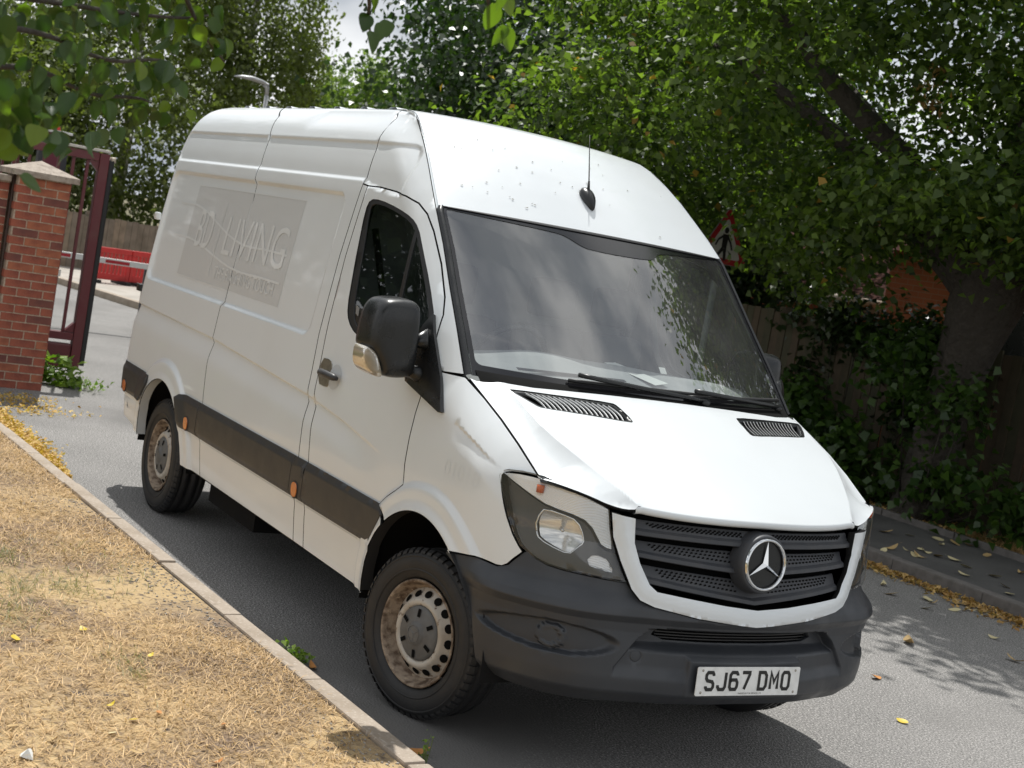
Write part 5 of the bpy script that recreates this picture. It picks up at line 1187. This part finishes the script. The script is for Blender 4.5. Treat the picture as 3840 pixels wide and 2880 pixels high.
# ================================================================== RIGHT: fence, house, sign
FW = [mat('dark_fence_wood', (.085,.068,.040), .85, noise=(4, (.055,.043,.027), .4, .65, 6), bump=(30, .3, .006)), mat('mossy_fence_wood', (.075,.068,.038), .85, noise=(4, (.045,.042,.024), .4, .65, 6)), mat('brown_fence_wood', (.10,.072,.045), .85, noise=(4, (.06,.045,.03), .4, .65, 6))]  # three dark wood tones, dealt out plank by plank
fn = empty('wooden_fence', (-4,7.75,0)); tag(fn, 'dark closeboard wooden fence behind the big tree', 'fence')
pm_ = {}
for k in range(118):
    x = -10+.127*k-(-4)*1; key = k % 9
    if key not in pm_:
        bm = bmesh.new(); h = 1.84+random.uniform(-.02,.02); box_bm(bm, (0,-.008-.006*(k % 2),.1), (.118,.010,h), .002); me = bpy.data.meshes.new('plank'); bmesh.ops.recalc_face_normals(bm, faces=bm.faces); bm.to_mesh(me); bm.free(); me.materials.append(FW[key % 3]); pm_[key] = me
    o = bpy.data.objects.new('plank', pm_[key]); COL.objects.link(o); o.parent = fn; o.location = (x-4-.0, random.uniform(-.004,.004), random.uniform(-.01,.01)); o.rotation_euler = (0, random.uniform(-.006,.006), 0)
for k in range(8): box('fence_post', (-10+2*k,.03,0), (-9.9+2*k,.13,1.9), FW[2], fn)
for z in (.5,1.5): box('rail', (-10,.012,z), (6,.028,z+.09), FW[0], fn)
hs = empty('brick_house', (-8.9,11.2,0)); tag(hs, 'orange-red brick house with white gutter behind the fence', 'house')
HBR = bpy.data.materials.new('house_brickwork'); HBR.use_nodes = True; mp_ = brick_nodes(HBR, 1.0, (.56,.16,.08), (.48,.13,.068), (.48,.22,.14)); mp_.inputs['Rotation'].default_value = (math.pi/2, 0, 0)
TILE = mat('roof_tile', (.045,.022,.018), .95, spec=.05, noise=(8, (.06,.028,.022), .4, .65))
box('wall', (-.25,-.6,0), (9,5,2.95), HBR, hs); box('extension_wall', (-7,.15,0), (-.252,5,2.12), HBR, hs)
pyd('extension_roof', [(-7.2,-.15,2.22),(-.253,-.15,2.22),(-.253,3.2,3.6),(-7.2,3.2,3.6),(-7.2,-.15,2.16),(-.253,-.15,2.16)], [(0,1,2,3),(4,5,1,0)], TILE, hs)
tube('gutter', [(-7.2,-.20,2.15),(-.30,-.20,2.15)], .06, mat('white_gutter', (.58,.50,.40), .5), hs, 8); box('fascia', (-7.2,-.14,2.02), (-.26,-.11,2.15), MATS['white_gutter'], hs)
pyd('roof', [(-.6,-.8,2.9),(9.3,-.8,2.9),(9.3,2.2,4.2),(-.6,2.2,4.2)], [(0,1,2,3)], TILE, hs)
for x in (1.2,4.6):
    wv = box('window', (x,-.63,1.2), (x+1.3,-.602,2.4), PAPER, hs, .01); box('pane', (x+.07,-.636,1.27), (x+.62,-.631,2.33), GLOSSB, wv); box('pane', (x+.68,-.636,1.27), (x+1.23,-.631,2.33), GLOSSB, wv)
sg = empty('warning_sign', (-7.95,6.72,-.10)); tag(sg, 'triangular red-bordered pedestrian warning sign half hidden in leaves', 'sign')
def tri(s, c=(0, 2.60), x=.0): return [(x, c[0]+s*math.cos(a), c[1]+s*math.sin(a)) for a in (math.pi/2, math.pi/2+2*math.pi/3, math.pi/2+4*math.pi/3)]
def trip(name, s, x, m):
    P = [np.array(p) for p in tri(s, (0,2.58), x)]; V = []
    for i in range(3):
        a, b, c2 = P[i-1], P[i], P[(i+1) % 3]
        for t in np.linspace(0, 1, 5): q = (1-t)**2*(b+(a-b)*.1)+2*t*(1-t)*b+t*t*(b+(c2-b)*.1); V.append(tuple(q))
    pyd(name, V, [tuple(range(len(V)))], m, sg)
trip('border', .44, 0, mat('sign_red', (.45,.02,.03), .4)); trip('backing', .455, -.012, LAMP); trip('face', .315, .003, mat('sign_white', (.62,.60,.56), .4))
V = []; F = []
def limb(a, b, w0, w1):
    a = np.array(a); b = np.array(b); d = (b-a)/np.linalg.norm(b-a); n2 = np.array([-d[1], d[0]]); b0 = len(V)
    for p, w_ in ((a, w0), (b, w1)): V.extend([(.006, *(p+n2*w_)), (.006, *(p-n2*w_))])
    F.append((b0, b0+1, b0+3, b0+2))
limb((.0,2.70),(.0,2.54),.045,.035); limb((.03,2.68),(.09,2.60),.014,.013); limb((.09,2.60),(.12,2.53),.013,.012); limb((-.03,2.68),(-.10,2.63),.014,.013); limb((-.10,2.63),(-.13,2.56),.013,.012)
limb((.012,2.54),(.035,2.40),.024,.018); limb((-.012,2.54),(-.07,2.46),.024,.018); limb((-.07,2.46),(-.14,2.41),.018,.014)
b0 = len(V); V += [(.006, .033*math.cos(a), 2.745+.036*math.sin(a)) for a in np.arange(12)*math.pi/6]; F.append(tuple(range(b0, b0+12)))
pyd('walking_figure', V, F, PLATEK, sg); tube('post', [(-.04,0,.1),(-.04,0,2.9)], .038, LAMP, sg, 10)

# ================================================================== TREES
BARK = mat('lime_bark', (.055,.046,.037), .9, noise=[(7, (.06,.05,.04), .42, .62, 8), (25, (.085,.072,.06), .55, .75, 6)], bump=(16, 1.0, .05, 8)); BARK.node_tree.nodes['Noise Texture'].inputs['Scale'].default_value = 6
LIME = leaf_mat('lime_leaf', (.036,.066,.018), (.155,.22,.048), .52, .5, (.34,.20,.05))
LIME_SHADE = leaf_mat('shade_toned_lime_leaf', (.014,.034,.010), (.040,.075,.018), .32, .38)  # lime leaf darkened: shade of the overshadowed trees put into the colour
BIRCH = leaf_mat('birch_leaf', (.085,.11,.035), (.18,.21,.075), .42, .5)
BIRCHP = leaf_mat('pale_birch_leaf', (.11,.16,.045), (.20,.27,.085), .45, .5)
IVY = leaf_mat('ivy_leaf', (.018,.035,.012), (.05,.08,.025), .2, .3)
SHRUB = leaf_mat('shrub_leaf', (.028,.062,.013), (.085,.15,.03), .38, .38)
HEDGE = leaf_mat('hedge_leaf', (.05,.09,.02), (.16,.23,.05), .4, .4)
def clumps(centers, per, spread, size, m, name, parent, droop=.4, norm_up=.6, aspect=.8, zmin=None):
    C = np.repeat(np.asarray(centers, float), per, 0); n = len(C)
    sp = np.asarray(spread); D_ = rng.normal(0, 1, (n, 3))*sp; C = C+D_
    if zmin is not None: C[:,2] = np.maximum(C[:,2], zmin)
    nr = D_/np.maximum(np.linalg.norm(D_, axis=1, keepdims=True), 1e-6)*.6; nr[:,2] += norm_up
    cv = np.repeat(rng.uniform(-.25, .25, len(centers)), per)
    V, F, vv = leafquads(C, rng.uniform(*size, n), nr, droop, np.where(rng.uniform(0, 1, n) < .008, 1., np.clip(rng.uniform(0, .9, n)+cv, 0, .93)), aspect)
    o = link(name, fast_mesh(name, V, F, vv), m, parent); tag(o, kind='stuff'); return o
def clear(P, origin, targets, rad):
    """open gaps in a crown along sight lines, so that what stands behind shows"""
    P = np.asarray(P); O_ = np.array(origin); k = np.ones(len(P), bool); c = np.array(CAM)
    for t, r in zip(targets, rad):
        d = np.array(t)-c; L_ = np.linalg.norm(d); d /= L_; q = P+O_-c; s = q@d; dist = np.linalg.norm(q-np.outer(s, d), axis=1); k &= ~((dist < r*np.clip(s/L_, .3, 1.1)) & (s < L_+.3))
    return P[k]
def ellipsoid_pts(n, c, r, shell=.55, zlo=-1., seed=None):
    P = []
    while len(P) < n:
        p = rng.normal(0, 1, 3); p /= np.linalg.norm(p); p *= shell+(1-shell)*rng.uniform(0, 1)**.6
        if p[2] > zlo: P.append(np.array(c)+p*np.array(r))
    return np.array(P)
def limbs(parent, name, base, tops, r0, m, n=8, wob=.12):
    for t in tops:
        P = []; b = Vector(base); e = Vector(t)
        for i in range(n+1):
            s = i/n; P.append(b.lerp(e, s)+Vector((random.uniform(-1,1), random.uniform(-1,1), 0))*wob*math.sin(math.pi*s)+Vector((0,0,.25*math.sin(math.pi*s))))
        tube(name, P, [r0*(1-.85*i/n)+.008 for i in range(n+1)], m, parent, 8)
# big lime by the path
t4 = empty('lime_tree', (-4.55,7.0,.1)); tag(t4, 'large lime tree with rough trunk overhanging the far footway', 'tree')
V = []; F = []; tp = [(-.05,0,-.1,.36),(-.02,0,.12,.29),(0,0,.4,.245),(.02,0,.8,.225),(.06,0,1.2,.225),(.12,0,1.55,.25),(.18,0,1.85,.29),(.25,0,2.15,.34),(.30,0,2.5,.33),(.36,0,3.0,.28),(.42,0,3.8,.22),(.45,0,5.0,.15)]; S_ = 28
for i, (x, y, z, r) in enumerate(tp):
    for k in range(S_):
        a = 2*math.pi*k/S_; rr = r*(1+.06*math.sin(a*5+z*1.3)+.05*math.sin(a*9-z*2)+random.uniform(-.025,.025)); V.append((x+rr*math.cos(a), y+rr*math.sin(a), z))
    if i: F += [((i-1)*S_+k, (i-1)*S_+(k+1) % S_, i*S_+(k+1) % S_, i*S_+k) for k in range(S_)]
pyd('trunk', V, F, BARK, t4, True)
limbs(t4, 'limb', (.25,0,2.1), [(2.3,-1.2,4.6),(-2.8,-1.4,4.4),(-1.2,-2.6,4.8),(1.5,1.5,5),(-3.4,.8,4.6),(.9,-.4,3.6)], .16, BARK)
c4 = np.concatenate([ellipsoid_pts(210, (-1.0,-.3,4.7), (4.9,2.9,3.1), .50, -.75), ellipsoid_pts(55, (-4.4,-.2,3.9), (2.0,2.4,1.7), .4, -.9), ellipsoid_pts(55, (-1.2,-.6,2.75), (3.2,1.5,.75), .3), ellipsoid_pts(26, (2.2,-.6,3.2), (1.5,1.4,1.0), .3)])
c4 = np.concatenate([c4, ellipsoid_pts(16, (.5,-.6,2.85), (1.1,.35,.5), .3)])
c4 = clear(c4, (-4.55,7.0,.1), [(-7.95,6.72,2.46),(-9.4,11,2.15),(-8.7,11,2.3),(-8.2,11,2.3)], (.72,.5,1.0,1.0))
clumps(c4, 195, (.37,.37,.16), (.062,.108), LIME, 'crown', t4, .5, .9, .85)
clumps(ellipsoid_pts(190, (.4,-.15,6.6), (3.8,2.4,1.3), .2, -.8), 190, (.5,.5,.3), (.10,.17), LIME, 'shade_crown', t4, .5, .55, .85)  # unseen crown top, added dense and large-leaved to block the sun
# second lime further along, its shade put into the leaf colour
t3 = empty('dark_tree', (-14.5,9.5,.1)); tag(t3, 'dense dark green tree behind the middle of the van roof', 'tree')
tube('trunk', [(0,0,-.1),(.05,0,1.5),(.1,.1,3),(.0,0,6)], [.3,.24,.2,.1], BARK, t3, 12)
clumps(np.concatenate([ellipsoid_pts(150, (0,0,4.7), (3.6,3.4,3.2), .45, -.8), ellipsoid_pts(50, (.5,-2.2,3.3), (2.2,1.4,1.6), .4)]), 190, (.45,.45,.22), (.08,.14), LIME_SHADE, 'crown', t3, .5, .5, .85)
t5 = empty('background_tree', (-24,15.5,0)); tag(t5, 'tall tree filling the gap behind the dark tree', 'tree')
tube('trunk', [(0,0,-.1),(0,0,6)], [.35,.15], BARK, t5, 10)
clumps(ellipsoid_pts(120, (0,0,6.2), (6,5.5,5.4), .5, -.9), 160, (.8,.8,.5), (.13,.22), LIME_SHADE, 'crown', t5, .5, .5, .85)
t6 = empty('background_tree', (-9.5,16,0)); tag(t6, 'tree standing behind the brick house on the right', 'tree')
tube('trunk', [(0,0,-.1),(0,0,6)], [.35,.15], BARK, t6, 10)
clumps(ellipsoid_pts(90, (0,1.5,6.6), (6.5,4,4.6), .5, -.5), 150, (.8,.8,.5), (.13,.2), LIME_SHADE, 'crown', t6, .5, .5, .85)
# weeping birches
def birch(loc, label, c, r, n, m, size, per=150, ln=1.6, hang=.9):
    t = empty('birch_tree', loc); tag(t, label, 'tree')
    tube('trunk', [(0,0,-.1),(.1,.1,c[2]*.5),(.0,.0,c[2]+r[2]*.6)], [.2,.14,.05], mat('birch_bark', (.42,.40,.36), .8, noise=(6, (.06,.055,.05), .5, .62, 6)) if 'birch_bark' not in MATS else MATS['birch_bark'], t, 10)
    tops = ellipsoid_pts(n, c, r, .55, -.35)
    # leaves strung on drooping strands
    s = rng.uniform(0, 1, (n, per)); L_ = rng.uniform(.5, 1.0, (n, 1))*ln
    P = tops[:,None,:]+np.stack([rng.normal(0, .20, (n, per)), rng.normal(0, .20, (n, per)), -s*L_*hang*1.6], 2); P = P.reshape(-1, 3); P[:,2] = np.maximum(P[:,2], .5)
    V, F, vv = leafquads(P, rng.uniform(*size, len(P)), None, 1.0, None, .75); o = link('crown', fast_mesh('crown', V, F, vv), m, t); tag(o, kind='stuff')
birch((-32,6.3,0), 'left weeping birch behind the brick pillar and van', (0,0,6.2), (3.0,3.0,4.4), 170, BIRCH, (.09,.15))
birch((-34,9.9,0), 'middle weeping birch rising behind the street lamp', (0,0,6.8), (3.0,2.0,5.0), 130, BIRCH, (.09,.15))
birch((-30,2.6,0), 'low birch half hidden behind the maroon gate', (0,0,3.6), (2.5,2.6,3.0), 120, BIRCH, (.09,.15))
birch((-52,21.5,0), 'distant pale green birch against the sky', (0,0,6.0), (4,3.4,3.4), 130, BIRCHP, (.13,.22))
bs = empty('dark_thicket', (-28.5,5.0,0)); tag(bs, 'dark green thicket hanging over the far pale fence', 'shrub')
clumps(ellipsoid_pts(110, (0,.4,2.6), (1.6,4.2,2.2), .3), 120, (.5,.5,.45), (.10,.17), BIRCH, 'foliage', bs, .9, .4, .7, .4)
tube('stem', [(0,0,0),(.1,.2,2)], [.08,.04], BARK, bs, 8)
# understorey along the far strip: suckers round the trunk, shrubs, ivy
def shrub(name, label, loc, cs, per, spread, size, m, cat='shrub', stems=6):
    s = empty(name, loc); tag(s, label, cat)
    clumps(cs, per, spread, size, m, 'foliage', s, .35, .75, .92, .03)
    for i in range(stems):
        c = cs[rng.integers(len(cs))]; tube('stem', [(c[0]*.3, c[1]*.3, 0), (c[0]*.7, c[1]*.7, c[2]*.6), tuple(c)], [.012,.008,.004], BARK, s, 5)
shrub('lime_suckers', 'leafy suckers growing round the foot of the big trunk', (-4.7,6.85,.1), np.concatenate([ellipsoid_pts(16, (-1.0,-.05,.40), (.9,.25,.42), .3), ellipsoid_pts(10, (.9,-.05,.38), (.8,.25,.35), .3)]), 62, (.17,.13,.15), (.07,.125), SHRUB)
shrub('lime_suckers', 'spray of leaves sprouting from the middle of the big trunk', (-4.45,6.75,.1), np.concatenate([ellipsoid_pts(11, (-.45,.1,1.45), (.55,.2,.4), .3), ellipsoid_pts(6, (.15,-.05,1.15), (.4,.1,.25), .3)]), 55, (.17,.12,.15), (.07,.11), SHRUB, 'shrub', 4)
shrub('shrub', 'broad-leaved shrub at the back of the footway nearest the van', (-6.4,6.95,.1), ellipsoid_pts(26, (0,0,.5), (1.2,.25,.45), .3), 60, (.17,.13,.15), (.07,.12), SHRUB)
shrub('shrub', 'low shrub in the planted strip right of the trunk', (-2.6,7.2,.1), ellipsoid_pts(22, (0,0,.35), (1.2,.3,.35), .3), 60, (.17,.13,.13), (.07,.12), SHRUB)
shrub('ivy', 'dark glossy ivy draped over the top of the wooden fence', (-6.6,7.66,.1), np.concatenate([ellipsoid_pts(26, (.3,0,1.75), (1.5,.08,.22), .3), ellipsoid_pts(10, (1.0,-.02,1.2), (.25,.05,.6), .3), ellipsoid_pts(6, (-.6,-.02,.9), (.12,.04,.5), .3)]), 62, (.16,.05,.12), (.06,.10), IVY, 'ivy', 3)
shrub('ivy', 'mass of ivy on the fence left of the big trunk', (-5.2,7.6,.1), ellipsoid_pts(16, (0,0,1.35), (.5,.1,.55), .3), 60, (.15,.06,.14), (.06,.10), IVY, 'ivy', 3)
shrub('holly', 'dark evergreen hedge rising behind the wooden fence left of the house', (-10.2,8.6,0), ellipsoid_pts(60, (0,0,2.1), (2.6,.5,.9), .2), 90, (.3,.2,.3), (.09,.14), IVY, 'hedge', 3)
xg = rng.uniform(-3.9, 3, 9000); yg = 6.66+np.abs(rng.normal(0, .28, 9000)); V, F, vv = blades(9000, np.stack([xg, yg], 1), .12+.04*np.clip((yg-6.6)/1.3, 0, 1), (.05,.14), (.002,.005), (.2,1.2))
o = link('dry_grass', fast_mesh('dry_grass', V, F, vv), STRAW); tag(o, 'dry straw grass along the back edge of the footway', 'grass', kind='stuff')
# dead brown cluster hanging in the lime
dc = empty('dead_twig', (-4.15,5.6,4.1)); tag(dc, 'hanging cluster of dead orange-brown leaves in the lime tree', 'dead leaves')
V, F, vv = leafquads(np.stack([rng.normal(0,.09,60), rng.normal(0,.07,60), rng.uniform(-.30,.1,60)], 1), rng.uniform(.07,.12,60), None, 2.0, None, .4); o = link('leaves', fast_mesh('leaves', V, F, vv), LITTER, dc); tag(o, kind='stuff')
tube('twig', [(0,0,-.2),(.02,.02,.1),(0,.1,.5)], .008, BARK, dc, 5)
# hedge and trees on the verge side, seen only as reflections in the van
hg = empty('hedge', (-7.0,-6,0)); tag(hg, 'clipped green hedge in front of the boundary wall', 'hedge')
clumps(ellipsoid_pts(60, (0,-.5,.55), (.5,4.5,.5), .3), 70, (.25,.25,.2), (.09,.15), HEDGE, 'foliage', hg, .3, .7, .85, .03)
for i, (x, y, lab) in enumerate(((-12.5,-4.2,'dark tree behind the boundary wall, nearest the gate'), (-14,-9.5,'dark tree behind the far end of the boundary wall'))):
    t = empty('broadleaf_tree', (x, y, 0)); tag(t, lab, 'tree'); tube('trunk', [(0,0,-.1),(0,0,5)], [.3,.15], BARK, t, 10)
    clumps(ellipsoid_pts(80, (0,0,4.6), (2.7,2.9,3.6), .45, -.9), 110, (.7,.7,.5), (.16,.24), LIME_SHADE, 'crown', t, .5, .5, .85)

# ---- overhanging branch in the foreground
FOREL = [leaf_mat('near_leaf', (.030,.066,.014), (.055,.10,.018), .38, .34), leaf_mat('near_leaf_bright', (.09,.15,.02), (.14,.20,.028), .55, .34), leaf_mat('near_leaf_dull', (.055,.10,.045), (.075,.12,.055), .3, .4)]
def near_leaf(name, asp, curl, fold):
    V = []; F = []; n = 8
    for i in range(n+1):
        t = i/n; w_ = .5*asp*(math.sin(math.pi*t**.80))**.72*(1-.15*t); z = -curl*t*t
        V += [(t, w_, z+fold*w_), (t, w_*.5, z+fold*w_*.35), (t, 0, z), (t, -w_*.5, z+fold*w_*.35), (t, -w_, z+fold*w_)]
        if i:
            for k in range(4): F.append((5*i-5+k, 5*i-4+k, 5*i+1+k, 5*i+k))
    b = len(V); V += [(0,.012,0),(0,-.012,0),(-.38,-.010,.03),(-.38,.010,.03)]; F.append((b, b+1, b+2, b+3))
    me = bpy.data.meshes.new(name); me.from_pydata(V, [], F); me.update(); me.polygons.foreach_set('use_smooth', [True]*len(me.polygons)); return me
nm = [near_leaf('leaf', .80, .18, .25), near_leaf('leaf', .68, .32, .45), near_leaf('leaf', .9, .08, .15), near_leaf('leaf', .6, .45, .6)]
nmm = []
for me in nm:
    for m in FOREL:
        q = me.copy(); q.materials.append(m); a = q.attributes.new('var', 'FLOAT', 'POINT'); a.data.foreach_set('value', [random.random()]*len(q.vertices)); nmm.append(q)
TW = {'a': [(1.811,-3.266,2.231),(1.727,-3.078,2.259),(1.645,-2.913,2.279),(1.572,-2.739,2.311),(1.474,-2.659,2.344)], 'b': [(2.005,-3.289,2.152),(1.915,-3.128,2.172),(1.823,-2.983,2.145),(1.735,-2.859,2.183),(1.627,-2.801,2.196)], 'c': [(1.904,-3.261,2.076),(1.811,-3.115,2.107),(1.716,-2.986,2.072),(1.629,-2.848,2.099),(1.522,-2.783,2.099)], 'd': [(2.2,-3.294,1.989),(2.1,-3.183,2.018),(1.996,-3.097,2.024)], 'e': [(1.72,-2.862,2.436),(1.612,-2.757,2.339),(1.505,-2.679,2.293),(1.407,-2.579,2.246)], 'h': [(1.721,-3.264,2.335),(1.631,-3.089,2.344),(1.551,-2.911,2.36),(1.459,-2.797,2.382)], 'i': [(2.297,-3.324,2.027),(2.191,-3.234,1.992),(2.078,-3.189,1.962)]}
TW2 = {'f': [(2.155,-2.56,2.479),(2.048,-2.487,2.444),(1.935,-2.436,2.421),(1.826,-2.376,2.407)], 'g': [(2.448,-2.424,2.491),(2.342,-2.352,2.459),(2.238,-2.285,2.451)]}
def spray(br, P, cnt, s0=.055, jit=.04, bright=.16, up=0.):
    P = smooth_poly(np.array(P)+np.array([0,0,up]), 2, False); tube('twig', [tuple(p) for p in P], [.0075*(1-.75*i/len(P)) for i in range(len(P))], BARK, br, 6)
    n = len(P)
    for k in range(cnt):
        t = (k+random.random())/cnt; i = min(int(t*(n-1)), n-2); p = Vector(P[i]).lerp(Vector(P[i+1]), t*(n-1)-i)
        off = Vector((random.gauss(0, jit), random.gauss(0, jit), random.gauss(-.008, jit*.8))); p = p+off
        dirn = Vector((random.gauss(0,.5), random.gauss(0,.5), -random.uniform(.35,1.2))).normalized()
        nrm = Vector((random.gauss(.7,.45), random.gauss(-.2,.45), random.gauss(.25,.35))); nrm = (nrm-dirn*nrm.dot(dirn)).normalized(); side = nrm.cross(dirn)
        s = s0*random.uniform(.7,1.2)
        if (p-CAM).length < 2.3: continue
        mi = random.choices((0,1,2), (1-bright-.15, bright, .15))[0] if t < .75 else random.choices((0,1,2), (.5,.45,.05))[0]
        o = bpy.data.objects.new('leaf', nmm[random.randrange(4)*3+mi]); COL.objects.link(o); o.parent = br
        M = Matrix(((dirn.x, side.x, nrm.x, p.x), (dirn.y, side.y, nrm.y, p.y), (dirn.z, side.z, nrm.z, p.z), (0,0,0,1))) @ Matrix.Diagonal((s, s, s, 1)); o.matrix_world = M
b1 = empty('overhanging_branch', (0,0,0)); tag(b1, 'leafy branch with rounded leaves overhanging the top left corner', 'branch')
for k, c in (('a',62),('b',58),('c',54),('d',36),('e',8),('h',50),('i',30)): spray(b1, TW[k], c, .049, .04, .18, .055)
clumps(np.stack([rng.uniform(.5,1.8,70), rng.uniform(-3.7,-2.3,70), rng.uniform(2.85,3.5,70)], 1), 46, (.12,.12,.08), (.05,.075), FOREL[0], 'shading_foliage', b1, .5, .5, .75)  # unseen foliage added above the branch to shade its leaves
b2 = empty('hanging_twig', (0,0,0)); tag(b2, 'small twig with five hanging leaves at the top edge', 'twig'); spray(b2, TW2['f'], 7, .05, .018, .5)
b3 = empty('hanging_twig', (0,0,0)); tag(b3, 'bright green leaf tuft dipping into view at the top centre', 'twig'); spray(b3, TW2['g'], 6, .055, .022, .9)
